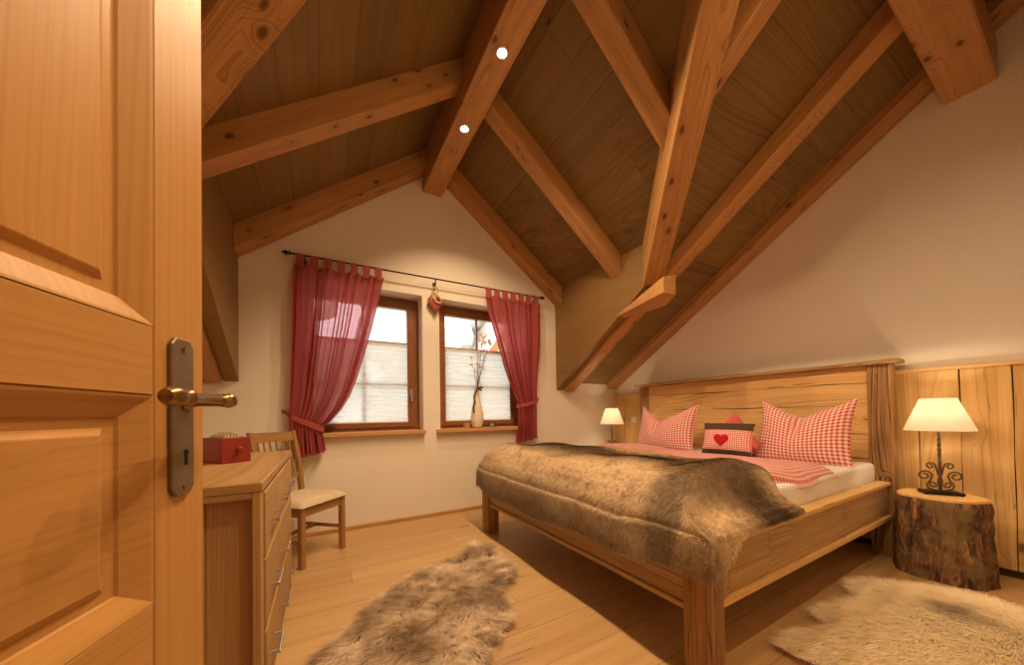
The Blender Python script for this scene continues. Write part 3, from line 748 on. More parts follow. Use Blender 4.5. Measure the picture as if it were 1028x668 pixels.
keysR = [(2.395, 1.60, 2.345, .018), (2.19, 1.645, 2.34, .020), (2.0, 1.70, 2.33, .022), (1.8, 1.765, 2.315, .022), (1.6, 1.835, 2.295, .022), (1.45, 1.895, 2.28, .022),
         (1.30, 1.962, 2.268, .02), (1.19, 2.005, 2.262, .017), (1.12, 2.02, 2.258, .016), (1.0, 2.02, 2.262, .02), (0.85, 2.00, 2.262, .026), (0.73, 1.985, 2.262, .03)]
tR = [(2.35, 0.075, 1.245, .014), (2.33, 0.03, 1.24, .016), (2.275, -0.03, 1.21, .018), (2.2, -0.048, 1.185, .02), (2.1, -0.050, 1.165, .02), (2.02, -0.045, 1.15, .02), (1.995, -0.01, 1.145, .02), (2.01, 0.03, 1.15, .02)]
curtain('red sheer curtain tied back at the right side of the windows', keysR, 7, 1.15, tR, 8.5, 2)

# heart ornament hanging between the windows
def heart_outline(n=40):
    pts = []
    for i in range(n):
        a = 2 * pi * i / n
        pts.append((16 * sin(a) ** 3 / 17.0, (13 * cos(a) - 5 * cos(2 * a) - 2 * cos(3 * a) - cos(4 * a)) / 17.0))
    return pts
def pillow_heart(r, th, M4=None, m=None):
    m = m or MB(); o = heart_outline(); n = len(o); v = []; fc = []
    rings = [(1.0, 0.0), (0.93, 0.45), (0.75, 0.8), (0.4, 1.0)]
    for sgn in (1, -1):
        base = len(v)
        for s, h in rings:
            for (x, z) in o: v.append((x * r * s, -sgn * th * h, z * r * s))
        v.append((0, -sgn * th, 0))
        for k in range(len(rings) - 1):
            for i in range(n):
                j = (i + 1) % n; q = (base + k * n + i, base + k * n + j, base + (k + 1) * n + j, base + (k + 1) * n + i)
                fc.append(q if sgn > 0 else q[::-1])
        for i in range(n):
            j = (i + 1) % n; q = (base + 3 * n + i, base + 3 * n + j, base + 4 * n)
            fc.append(q if sgn > 0 else q[::-1])
    return m.add(v, fc, 0, None, M4, True)
t = thing('hanging_heart', 'small rusty red heart ornament with straw bow, hanging between the two windows', 'ornament', (1.045, 3.455, 2.24))
pillow_heart(0.10, 0.02, Matrix.Translation((0, 0, -.02)) @ Matrix.Diagonal((0.85, 1, 1.1, 1))).build('heart', M['hearttin'], t)
m = MB().tube([(0.03 * cos(a), -.01, 0.125 + 0.032 * sin(a)) for a in [2 * pi * k / 16 - pi / 2 for k in range(17)]], 0.008, 8)
m.tube([(-.005, -.02, .09), (.03, -.03, .05), (.055, -.03, .03), (.05, -.025, -.01), (.0, -.028, -.005), (-.02, -.025, .03), (.0, -.025, .07)], 0.012, 8)
m.build('bow', M['straw'], t)
MB().tube([(0, -.012, .15), (0, -.03, .175), (0, -.035, .213)], 0.003, 6).build('cord', M['iron'], t)

# ------------------------------------------------------------------ things on the right sill
ZS = 0.907
t = thing('vase', 'tall ivory bottle vase with twigs on the right window sill', 'vase', (1.537, 3.53, ZS))
MB().lathe([(0.035, 0), (0.055, 0.01), (0.072, 0.06), (0.075, 0.12), (0.066, 0.19), (0.047, 0.27), (0.030, 0.34), (0.024, 0.40), (0.026, 0.445), (0.030, 0.455), (0.024, 0.452), (0.019, 0.40)], 28, caps=False).build('bottle', M['vase'], t)
m = MB()
m.tube([(-.03 + .004 * k, -.03 - 0.004 * k, 0.39 + .012 * (k % 2) + .01 * k) for k in range(7)] + [(0.03, -.03, .44), (.045, -.03, .42)], .011, 8)
m.tube([(-.03, -.035, .40), (-.055, -.05, .35), (-.05, -.06, .28), (-.07, -.06, .22), (-.06, -.055, .17)], .010, 8)
m.tube([(0.0, -.035, .44), (.03, -.04, .46), (.06, -.04, .45)], .012, 8)
m.build('ribbon', M['ribbon'], t)
tw = MB(); bl = MB(); rr = random.Random(5)
def blob(m, p, r):
    b = bmesh.new(); bmesh.ops.create_icosphere(b, subdivisions=1, radius=r)
    for v in b.verts: v.co = v.co * rr.uniform(.8, 1.2) + Vector(p)
    m.bm(b, rr.random(), None, True)
for (dx, dy, h) in ((0.09, 0.0, 1.05), (0.14, -.03, 1.0), (-0.06, -.01, 0.78), (0.03, .01, .90), (.17, .0, .96)):
    pts = [(dx * (k / 6) ** 1.3 + rr.uniform(-.008, .008), dy * k / 6, 0.40 + (h - .40) * k / 6) for k in range(7)]
    tw.tube(pts, [0.004 - 0.0004 * k for k in range(7)], 6)
    for k in range(3, 7):
        for q in range(2):
            p = Vector(pts[k]) + Vector((rr.uniform(-.03, .03), rr.uniform(-.02, .02), rr.uniform(-.02, .02)))
            tw.tube([pts[k], p], .0018, 5); blob(bl, p, rr.uniform(.007, .013) * (1.5 if k > 4 else 1))
for k in range(16): blob(bl, (rr.uniform(.05, .17), rr.uniform(-.03, .03), rr.uniform(.96, 1.08)), rr.uniform(.012, .022))
tw.build('twigs', M['twig'], t); bl.build('blossoms', M['blossom'], t)
def tealight(x, label, h):
    t = thing('tealight_glass', label, 'tealight', (x, 3.50, ZS), 0, 'tealight glasses beside the vase')
    MB().lathe([(0.030, 0), (0.036, 0.004), (0.040, h), (0.037, h), (0.033, 0.012), (0.001, 0.010)], 20, caps=False).build('cup', M['glass' if h > .065 else 'sillX'], t)
    MB().lathe([(0.001, 0.012), (0.031, 0.012), (0.033, 0.038), (0.001, 0.038)], 18, caps=False).build('candle', M['wax'], t)
tealight(1.40, 'small wooden tealight cup left of the ivory vase', 0.06)
tealight(1.706, 'small clear tealight glass right of the ivory vase', 0.07)

# ------------------------------------------------------------------ open door at the left
ang = radians(14.7)
dr = Vector((sin(ang), cos(ang), 0)); nr = Vector((cos(ang), -sin(ang), 0))     # along the leaf towards its free edge; towards the room side we see
P0 = Vector((-0.1556, 0.6734, 0))
DM = Matrix.Identity(4)
for r_, vec in enumerate((-dr, nr, Vector((0, 0, 1)))):
    for k in range(3): DM[k][r_] = vec[k]
DM.translation = P0 + Vector((0, 0, 0.008))
door = struct(bpy.data.objects.new('door_1', None)); COL.objects.link(door)
door.matrix_world = DM            # local x: from free edge to hinge, y: out of the visible face, z: up
door['label'] = 'open pine panel door filling the left of the photo'
DW, DH, DT = 0.80, 1.99, 0.04
ST = 0.098
z_l0, z_l1, z_m0, z_m1, z_t = 0.12, 0.827 - 0.008, 1.080 - .008, 1.166 - .008, 1.87
MB().box(0, ST, -DT, 0, 0, DH, 0.003).build('stile', M['doorZ'], door)
MB().box(DW - ST, DW, -DT, 0, 0, DH, 0.003).build('stile', M['doorZ'], door)
for a, b in ((0, z_l0), (z_m0, z_m1), (z_t, DH)): MB().box(ST, DW - ST, -DT, 0, a, b, 0.002).build('rail', M['doorX'], door)
MB().box(ST, DW - ST, -DT, 0, 0.715, z_l1, 0.002).build('rail', M['doorX'], door)
def door_panel(za, zb, mat):
    """moulded opening: chamfer down to the panel, a flat margin, then the raised field"""
    loops = [(0.0, 0.0), (0.004, -0.001), (0.031, -0.013), (0.033, -0.016), (0.047, -0.016), (0.056, -0.011), (0.058, -0.0105)]
    v = []; fc = []
    for ins, y in loops:
        v += [(ST + ins, y, za + ins * .8), (DW - ST - ins, y, za + ins * .8), (DW - ST - ins, y, zb - ins * .8), (ST + ins, y, zb - ins * .8)]
    for k in range(len(loops) - 1):
        for i in range(4):
            j = (i + 1) % 4; fc.append((4 * k + i, 4 * k + j, 4 * k + 4 + j, 4 * k + 4 + i))
    k = 4 * (len(loops) - 1); fc.append((k, k + 1, k + 2, k + 3))
    m = MB().add(v, fc); m.box(ST, DW - ST, -DT + .008, -.02, za, zb)
    return m.build('panel', mat, door)
door_panel(z_m1, z_t, M['doorZ']); door_panel(z_l1, z_m0, M['doorX']); door_panel(z_l0, 0.715, M['doorZ'])
h = MB()
zc = 1.0525 - .008
pl_o = [(-.0215, -.104), (.0215, -.104), (.0215, .104), (-.0215, .104)]
x_c = 0.054; zp0, zp1 = 0.948 - .008, 1.160 - .008
h.prism([(x_c - .013, zp0), (x_c + .013, zp0), (x_c + .0215, zp0 + .010), (x_c + .0215, zp1 - .010), (x_c + .013, zp1), (x_c - .013, zp1), (x_c - .0215, zp1 - .010), (x_c - .0215, zp0 + .010)], 1, 0.0, 0.006, 0.0015)
hp = h.build('handle_plate', M['bronze'], door)
tag(hp, 'dark bronze plate with keyhole')
k = MB()
kz = 1.000 - .008
k.lathe([(0.0045, 0), (0.0045, 0.0012)], 16, M4=Matrix.Translation((x_c - .004, .0055, kz + .005)) @ Matrix.Rotation(-pi / 2, 4, 'X'))
k.box(x_c - .0065, x_c - .0015, .0055, .0067, kz - .012, kz + .003)
k.build('keyhole', M['dark'], hp)
sc_ = MB()
for zz in (zp0 + .012, zp1 - .014):
    sc_.lathe([(0.004, 0), (0.0035, 0.0015), (0.001, 0.002)], 12, M4=Matrix.Translation((x_c, .006, zz)) @ Matrix.Rotation(-pi / 2, 4, 'X'))
sc_.build('screws', M['brass'], hp)
lv = MB(); hz = 1.0765 - .008; OF = 0.048
TY = lambda x, y: Matrix.Translation((x, y, hz)) @ Matrix.Rotation(-pi / 2, 4, 'X')
lv.lathe([(0.014, 0.004), (0.014, 0.008), (0.010, 0.012), (0.0085, 0.020), (0.0085, OF)], 20, M4=TY(0.048, 0))
TX = Matrix.Translation((0.032, OF, hz)) @ Matrix.Rotation(pi / 2, 4, 'Y')
lv.lathe([(0.001, -0.010), (0.006, -.009), (0.0095, -.004), (0.0105, .002), (0.0095, .008), (0.007, .011), (0.0095, 0.013), (0.0095, 0.016), (0.0062, 0.020), (0.0058, 0.05), (0.0068, 0.080), (0.0088, 0.086), (0.0105, 0.089), (0.0105, 0.093), (0.0085, 0.096), (0.0100, 0.102), (0.0115, 0.110), (0.0110, 0.119), (0.0075, 0.126), (0.001, 0.129)], 24, M4=TX)
tag(lv.build('handle', M['brass'], door), 'antique brass lever handle with ball ends')

# ------------------------------------------------------------------ dresser with the red box
FX = -0.17; Y0, Y1 = 1.32, 2.49; HT = 0.85; BX = -0.72
t = thing('dresser', 'oak chest of drawers with steel handles behind the open door', 'chest of drawers', (FX, Y0, 0))
L = Y1 - Y0; Dp = BX - FX
MB().box(Dp, 0.006, -0.003, L + .003, HT - .032, HT, .004).build('top', M['oakY'], t)
def end_panel(y0, y1, face):
    MB().box(Dp, Dp + .05, y0, y1, 0.0, HT - .032, .002, 0.1).build('end_stile', M['oakZ'], t)
    MB().box(-.022, 0.0, y0, y1, 0.0, HT - .032, .002, 0.2).build('end_stile', M['oakZ'], t)
    MB().box(Dp + .05, -.022, y0, y1, HT - .052, HT - .032, .002).build('end_rail', M['oakX'], t)
    MB().box(Dp + .05, -.022, y0, y1, 0.03, 0.08, .002).build('end_rail', M['oakX'], t)
    m3 = MB(); w = (-.022 - Dp - .05) / 4
    for k in range(4): m3.box(Dp + .05 + k * w, Dp + .05 + (k + 1) * w - .0015, y0 + (.045 if face else 0), y1 - (0 if face else .045), 0.08, HT - .052, .001, 0.13 * k + .05)
    m3.build('end_boards', M['oakZ'], t)
end_panel(0.0, 0.06, True); end_panel(L - .06, L, False)
MB().box(Dp, Dp + .01, .06, L - .06, .05, HT - .032).build('back_panel', M['oakY'], t)
m = MB().box(-.045, -.004, .062, L - .062, .04, .10, .002)
m.build('plinth', M['oakY'], t)
rows = [(0.595, 0.805), (0.357, 0.583), (0.110, 0.345)]
cw = (L - .124) / 3
for (za, zb) in rows:
    for c in range(3):
        a, b = .062 + c * cw + .003, .062 + (c + 1) * cw - .003
        d = MB().box(-.40, 0.006, a, b, za, zb, .0025).build('drawer', M['oakY'], t)
        yc = (a + b) / 2; zc2 = za + (zb - za) * .42
        hd = MB()
        for s_ in (-1, 1): hd.tube([(0.004, yc + s_ * .06, zc2), (.030, yc + s_ * .06, zc2)], .005, 8)
        hd.tube([(.030, yc - .072, zc2), (.030, yc + .072, zc2)], .0055, 8)
        hd.build('handle', M['steel'], d)
# red wooden box on the dresser
t = thing('red_box', 'red wooden box with a knob on the oak dresser top', 'box', (-0.385, 1.925, HT), radians(36))
m = MB().box(0, 0.115, 0, 0.012, 0, 0.115, .002).box(0, 0.115, .148, .16, 0, 0.115, .002).box(0, .012, .012, .148, 0, .115, .002).box(.103, .115, .012, .148, 0, .115, .002).box(.012, .103, .012, .148, 0, .01)
m.build('body', M['redbox'], t)
MB().lathe([(0.006, 0), (0.006, 0.010), (0.011, 0.016), (0.012, 0.022), (0.007, 0.027), (0.001, 0.028)], 16, M4=Matrix.Translation((.060, 0.0, .062)) @ Matrix.Rotation(pi / 2, 4, 'X')).build('knob', M['redbox'], t)
pk = thing('paper_slips', 'cream patterned paper slips standing in the red box', 'paper', (-0.385, 1.925, HT + .0105), radians(36))
for k in range(5):
    MB().box(.020 + .012 * k, .028 + .012 * k, .02, .138, 0, .116 + .006 * ((k * 7) % 3), .0005).build('slip', M['paper'], pk)

# ------------------------------------------------------------------ chair in the corner
cz = math.atan2(0.295, 0.28)
t = thing('dining_chair', 'brown wooden chair with cream padded seat below the left curtain', 'chair', (-0.125, 2.74, 0), cz)
# local x: along the front edge (0..0.41), local y: backwards
CW, CD = 0.415, 0.43
for x in (0.018, CW - .018): MB().box(x - .019, x + .019, -.0, .04, 0, .425, .004).build('leg', M['chairZ'], t)
for x in (0.03, CW - .03):
    b = MB(); v = []; fc = []
    prof = [(CD - .02, 0.0), (CD - .035, .40), (CD - .005, .68), (CD + .06, .945)]
    for (y, z) in prof: v += [(x - .017, y - .016, z), (x + .017, y - .016, z), (x + .017, y + .016, z), (x - .017, y + .016, z)]
    for k in range(3):
        for i in range(4):
            j = (i + 1) % 4; fc.append((4 * k + i, 4 * k + j, 4 * k + 4 + j, 4 * k + 4 + i))
    fc += [(3, 2, 1, 0), (12, 13, 14, 15)]
    b.add(v, fc); b.build('back_post', M['chairZ'], t)
MB().box(.037, CW - .037, .008, .03, .355, .42, .003).build('apron', M['chairX'], t)
for x in (.018, CW - .018):
    MB().box(x - .011, x + .011, .04, CD - .05, .355, .42, .003).build('apron', M['chairY'], t)
    MB().box(x - .010, x + .010, .04, CD - .04, .165, .19, .003).build('stretcher', M['chairY'], t)
MB().box(.03, CW - .03, CD - .17, CD - .15, .165, .19, .003).build('stretcher', M['chairX'], t)
MB().box(.045, CW - .045, CD - .045, CD - .025, .355, .42, .003).build('apron', M['chairX'], t)
def cush(a, b):
    u, v = a * 2 - 1, b * 2 - 1
    e = (1 - abs(u) ** 6) * (1 - abs(v) ** 6)
    return (CW / 2 + u * (CW / 2 + .008), CD * .45 + v * (CD * .48), .425 + .052 * max(e, 0) ** 0.45)
m = MB().grid(26, 26, cush); m.grid(26, 26, lambda a, b: (lambda p: (p[0], p[1], .422))(cush(a, b)), flip=True)
m.build('seat', M['seat'], t, 60)
def rail(z0, z1, yoff):
    m = MB()
    def fn(a, b): return (.047 + (CW - .094) * a, yoff(z0 + (z1 - z0) * b) + .018 * sin(pi * a) - .011, z0 + (z1 - z0) * b)
    m.grid(12, 3, fn, flip=True); m.grid(12, 3, lambda a, b: (lambda p: (p[0], p[1] + .02, p[2]))(fn(a, b)))
    return m
yo = lambda z: CD - .005 + .065 * (z - .68) / .265
rail(.865, .938, yo).build('top_rail', M['chairX'], t)
rail(.57, .61, lambda z: CD - .012).build('lower_rail', M['chairX'], t)
for k in range(6):
    x = .075 + (CW - .15) * k / 5; q = .018 * sin(pi * (x - .047) / (CW - .094))
    MB().tube([(x, CD - .012 + q, .60), (x, yo(.88) + q, .885)], .008, 8).build('spindle', M['chairZ'], t)

# ------------------------------------------------------------------ bed
bed = thing('bed', 'large rustic double bed of old timber with a tall headboard', 'bed', (0, 0, 0))
FP = [(1.272, 1.375, .755, .868), (1.272, 1.385, 2.72, 2.84)]
for (a, b, c, d) in FP: MB().box(a, b, c, d, 0, .525, .008).build('foot_post', M['postZ'], bed)
HP = [(3.505, 3.615, .752, .875), (3.505, 3.615, 2.80, 2.92)]
for (a, b, c, d) in HP: MB().box(a, b, c, d, 0, 1.375, .007).build('head_post', M['postZ'], bed)
MB().box(1.300, 1.345, .868, 2.72, .262, .53, .004).build('foot_rail', M['bedY'], bed)
MB().box(1.288, 1.365, .868, 2.72, .238, .264, .004).build('rail_lip', M['bedY'], bed)
for (a, b, la, lb) in ((.785, .825, .768, .835), (2.77, 2.81, 2.76, 2.83)):
    sr = MB().box(1.375, 3.505, a, b, .29, .505, .003).build('side_rail', M['bedX'], bed)
    MB().box(1.375, 3.505, la, lb, .262, .294, .004).build('lower_lip', M['headX'], sr)
    MB().box(1.375, 3.505, la, lb + .004, .503, .530, .004).build('top_lip', M['headX'], sr)
# headboard of four waney-edged boards
zs = [.50, .68, .86, 1.075, 1.245, 1.372]
hb = MB(); rr = random.Random(9)
for a, b in zip(zs, zs[1:]):
    n = 40; v = []; fc = []; p1, p2 = rr.uniform(0, 6), rr.uniform(0, 6); rn = rr.random()
    for k in range(n + 1):
        y = .875 + (2.80 - .875) * k / n
        lo = a + .001 + .006 * (sin(y * 3.1 + p1) * sin(y * 7.3 + p2)) ** 2; hi = b - .001 - .007 * (sin(y * 2.3 + p2) * sin(y * 5.1 + p1)) ** 2
        v += [(3.535, y, lo), (3.532, y, hi), (3.58, y, lo), (3.58, y, hi)]
    for k in range(n):
        i = 4 * k; j = i + 4
        fc += [(i, i + 1, j + 1, j), (i + 1, i + 3, j + 3, j + 1), (i, j, j + 2, i + 2), (i + 2, j + 2, j + 3, i + 3)]
    hb.add(v, fc, rn)
hb.build('headboard_boards', M['headY'], bed)
MB().box(3.56, 3.59, .875, 2.80, .50, 1.37).build('headboard_back', M['postY'], bed)
m = MB(); n = 50; v = []; fc = []
for k in range(n + 1):
    y = .715 + (2.965 - .715) * k / n; w = .006 * sin(y * 4.0) + .004 * sin(y * 11)
    v += [(3.475 - w, y, 1.373), (3.472 - w * .5, y, 1.393), (3.485 - w, y, 1.402 + w * .3), (3.655, y, 1.402), (3.66, y, 1.373)]
for k in range(n):
    for i in range(5):
        j = (i + 1) % 5; fc.append((5 * k + i, 5 * k + j, 5 * k + 5 + j, 5 * k + 5 + i))
fc += [(4, 3, 2, 1, 0), tuple(5 * n + i for i in range(5))]
m.add(v, fc); m.build('headboard_cap', M['bedY'], bed)
for (xa, xb, za, zb_) in ((1.80, 2.02, .395, .495), (2.02, 2.30, .435, .497), (1.46, 1.80, .30, .385)): MB().box(xa, xb, .7825, .80, za, zb_, .002, xa).build('inset_patch', M['bedX'], bed)
MB().box(1.345, 3.535, .83, 2.77, .29, .325).build('bed_base', M['bedX'], bed)

# mattress
b = bmesh.new()
MBm = MB().box(1.365, 3.525, .845, 2.76, .327, .655, .03, seg=4)
mt = MBm.build('mattress', M['white'])
for p in mt.data.polygons: p.use_smooth = True
mt.data.set_sharp_from_angle(angle=radians(50))
tag(mt, 'thick mattress in a white sheet inside the timber bed frame', 'mattress')

def soft_slab(name, x0, x1, y0, y1, zbase, th, mat, label, cat, sag, seed, group=None):
    rr = random.Random(seed); p = [rr.uniform(0, 6) for _ in range(8)]
    def edge(u): return max(0.0, 1 - abs(u) ** 10) ** 0.5
    def top(a, b):
        u, v = a * 2 - 1, b * 2 - 1
        x = x0 + (x1 - x0) * a; y = y0 + (y1 - y0) * b
        y += 0.02 * sin(x * 5 + p[0]) * abs(v) ** 3
        if seed == 1: y += .11 * (1 - smooth01((x - 1.95) / .45)) * max(0.0, -v) ** 2      # near edge drawn in under the throw
        e = edge(u) * edge(v)
        w = .010 * sin(x * 7 + p[1] + 2 * sin(y * 3)) + .008 * sin(y * 9 + p[2] + 1.5 * sin(x * 4)) + .006 * sin((x + y) * 15 + p[3])
        z = zbase + (th + w) * e
        dz, = (sag(x, y),)
        return (x, y, z + dz)
    def bot(a, b):
        q = top(a, b); return (q[0], q[1], min(q[2] - .002, zbase + sag(q[0], q[1])))
    m = MB(); uv = lambda a, b: (a * (x1 - x0), b * (y1 - y0))
    m.grid(70, 60, top, uv=uv); m.grid(70, 60, bot, uv=uv, flip=True)
    return tag(m.build(name, mat, None, 70), label, cat, group)
sag_n = lambda x, y: -0.035 * smooth01((.93 - y) / .1)
soft_slab('duvet', 1.55, 2.84, .825, 1.84, .657, .062, M['ging2'], 'red and white gingham duvet on the near half of the bed', 'duvet', sag_n, 1)
soft_slab('duvet', 1.55, 2.95, 1.85, 2.775, .657, .060, M['ging2'], 'red and white gingham duvet on the far half of the bed', 'duvet', lambda x, y: 0.0, 2)

# pillows standing on edge with pointed corners and a dent in the top
def pillow(name, w, h, th, dip, a0, mat, label, cat, loc, rz_, tilt, group=None, ears=0.0):
    t = None
    def prof(a, b, sgn):
        u, v = a * 2 - 1, b * 2 - 1
        du = abs(a - a0) / (a0 if a < a0 else 1 - a0)
        zt = h - dip * (1 - du ** (1.1 if dip > 0 else .95))
        bow = 0.02 * (1 - v * v)
        x = u * (w / 2 - bow * 1.2)
        z = zt * b + 0.012 * (1 - u * u) * (0.0 if b > .5 else 1) * 0
        e = max(0.0, (1 - abs(u) ** 2.6)) ** .6 * max(0.0, (1 - abs(v) ** 2.6)) ** .6
        y = sgn * th * e
        crease = math.exp(-((a - a0 + .06 * (1 - b)) / .05) ** 2) * smooth01((b - .35) / .5)
        y *= (1 - .55 * crease)
        return (x, y, z)
    m = MB(); uv = lambda a, b: (a * w, b * h)
    m.grid(44, 36, lambda a, b: prof(a, b, -1), uv=uv); m.grid(44, 36, lambda a, b: prof(a, b, 1), uv=uv, flip=True)
    o = m.build(name, mat, None, 80)
    o.rotation_euler = (tilt, 0, rz_); o.location = loc
    return tag(o, label, cat, group)
R90 = -pi / 2
pillow('pillow', .59, .50, .11, .15, .48, M['ging'], 'larger red gingham pillow with pointed corners, on the near side of the bed', 'pillow', (3.13, 1.155, .652), R90, radians(-17), 'gingham pillows against the headboard')
pillow('pillow', .68, .49, .11, .19, .40, M['ging'], 'red gingham pillow with pointed corners, on the far side of the bed', 'pillow', (3.16, 2.35, .655), R90, radians(-15), 'gingham pillows against the headboard')
pillow('cushion', .54, .05, .085, -.35, .47, M['pinkcloth'], 'plain dusty pink cushion with its corner up, behind the heart cushion', 'cushion', (3.20, 1.67, .655), R90, radians(-16))
hc = thing('heart_cushion', 'small gingham cushion with a red heart and brown fur bands', 'cushion', (2.93, 1.58, .688), radians(-88))
def cpt(a, b, sgn, grow=0.0):
    u, v = a * 2 - 1, b * 2 - 1
    e = max(0.0, 1 - abs(u) ** 3) ** .55 * max(0.0, 1 - abs(v) ** 3) ** .55
    return (u * .185 * (1 + .05 * abs(v)), sgn * (.055 * e + grow), .255 * b)
CT = Matrix.Rotation(radians(-14), 4, 'X')
def cgrid(m, b0, b1, grow, sgn, a0=0.0, a1=1.0):
    m.grid(26, 12, lambda a, b: CT @ Vector(cpt(a0 + (a1 - a0) * a, b0 + (b1 - b0) * b, sgn, grow)), uv=lambda a, b: (a * .37, (b0 + (b1 - b0) * b) * .255), flip=sgn > 0)
m = MB(); cgrid(m, 0, 1, 0, -1); cgrid(m, 0, 1, 0, 1); m.build('cover', M['ging3'], hc, 80)
for b0, b1 in ((-.01, .13), (.80, 1.02)):
    m = MB()
    bb0, bb1 = max(b0, 0.0), min(b1, 1.0)
    cgrid(m, bb0, bb1, .006, -1); cgrid(m, bb0, bb1, .006, 1)
    z = .0 if b0 < 0 else .255
    m.tube([CT @ Vector((-.185 * 1.05, 0, z)), CT @ Vector((0, 0, z)), CT @ Vector((.185 * 1.05, 0, z))], .011, 10)
    m.build('fur_band', M['band'], hc, 80)
pillow_heart(0.062, 0.012, CT @ Matrix.Translation((-.02, -.060, .118))).build('heart', M['heart'], hc)

# fur throw over the foot of the bed
def cat4(p0, p1, p2, p3, t): return .5 * (2 * p1 + (p2 - p0) * t + (2 * p0 - 5 * p1 + 4 * p2 - p3) * t * t + (3 * p1 - p0 - 3 * p2 + p3) * t ** 3)
def along(tab, u):
    k = u * (len(tab) - 1); i = min(int(k), len(tab) - 2); f_ = k - i; g_ = lambda j: tab[min(max(j, 0), len(tab) - 1)]
    return [cat4(g_(i - 1)[q], g_(i)[q], g_(i + 1)[q], g_(i + 2)[q], f_) for q in range(len(tab[0]))]
def lin(tab, u):
    for a, b in zip(tab, tab[1:]):
        if a[0] <= u <= b[0]: return a[1] + (b[1] - a[1]) * (u - a[0]) / (b[0] - a[0])
    return tab[-1][1] if u > tab[-1][0] else tab[0][1]
FOOT = [(2.06, .745), (1.94, .765), (1.80, .772), (1.62, .772), (1.48, .764), (1.385, .738), (1.315, .682), (1.262, .590), (1.243, .50), (1.238, .39)]
# across the bed from the near hem: (tt, y), and the height the cloth can reach there
def throw_surface(s, tt):
    """s 0..1 from the head-side edge over the foot to the hem, tt 0..1 from the near side to the far side"""
    x, z = along(FOOT, s)
    corner = 1 - smooth01((x - 1.30) / .22)
    hem_n = .535 - .13 * corner                     # how low the near edge hangs
    y = lin([(0, .735), (.045, .742), (.075, .775), (.10, .835), (.13, .885), (.17, .97), (.86, 2.64), (.93, 2.80), (.96, 2.86), (1, 2.868)], tt)
    cap = lin([(0, hem_n), (.045, .555), (.075, .572), (.10, .610), (.13, .715), (.17, .80), (.86, .80), (.93, .70), (.96, .60), (1, .50)], tt)
    d = .035                                        # soft minimum
    h_ = max(0.0, d - abs(z - cap)) / d
    z0 = z
    z = min(z, cap) - h_ * h_ * d * .25
    side = 1 - smooth01((tt - .02) / .10)
    if z0 < .60: x += .012 * side
    w = .009 * sin(6 * y + 3 * sin(4 * x)) + .007 * sin(13 * y + 9 * s) + .006 * sin(21 * s + 4 * y)
    w *= smooth01((tt - .05) / .12)
    hem = .030 * sin(2.1 * y + .5) + .012 * sin(9 * y)
    if s > .75: z += hem * (s - .75) / .25; x -= .008 * (1 + sin(8 * y)) * (s - .75) / .25
    seam = math.exp(-((s - .80) / .018) ** 2) * .016 + math.exp(-((tt - .22 - .05 * s) / .010) ** 2) * .012
    z += (w + .009) * (1 if s < .7 else .4) - seam * .8
    x += seam * .4
    x += (.10 * (tt - .5) ** 2 - .03 + .06 * tt) * max(0, 1 - s * 2.5)
    return Vector((x, y, z))
def make_throw():
    NS, NTT = 90, 120
    v = [throw_surface(i / (NS - 1), j / (NTT - 1)) for j in range(NTT) for i in range(NS)]
    fc = [(j * NS + i, (j + 1) * NS + i, (j + 1) * NS + i + 1, j * NS + i + 1) for j in range(NTT - 1) for i in range(NS - 1)]
    N = 75000; r = np.random.default_rng(4)
    S = r.uniform(0, 1, N); T = r.uniform(0, 1, N)
    A = np.array(v).reshape(NTT, NS, 3)
    dS = np.gradient(A, axis=1); dT = np.gradient(A, axis=0)
    Nn = np.cross(dT, dS); Nn /= np.linalg.norm(Nn, axis=2, keepdims=True) + 1e-9
    if Nn[NTT // 2, 10, 2] < 0: Nn = -Nn
    ii = np.minimum((S * (NS - 1)).astype(int), NS - 2); jj = np.minimum((T * (NTT - 1)).astype(int), NTT - 2)
    fs = (S * (NS - 1) - ii)[:, None]; ft = (T * (NTT - 1) - jj)[:, None]
    P = (A[jj, ii] * (1 - fs) + A[jj, ii + 1] * fs) * (1 - ft) + (A[jj + 1, ii] * (1 - fs) + A[jj + 1, ii + 1] * fs) * ft
    Dd = dS[jj, ii] / (np.linalg.norm(dS[jj, ii], axis=1, keepdims=True) + 1e-9)
    st = strands(P, Dd, Nn[jj, ii], 0.024, 0.0013, 5, droop=.4, segs=2, jit=.38, lift=.42)
    o = fur_object('fur_throw', M['throwfur'], v, fc, [st], None, .35)
    return tag(o, 'brown and cream striped fur throw draped over the foot of the bed', 'throw')
make_throw()

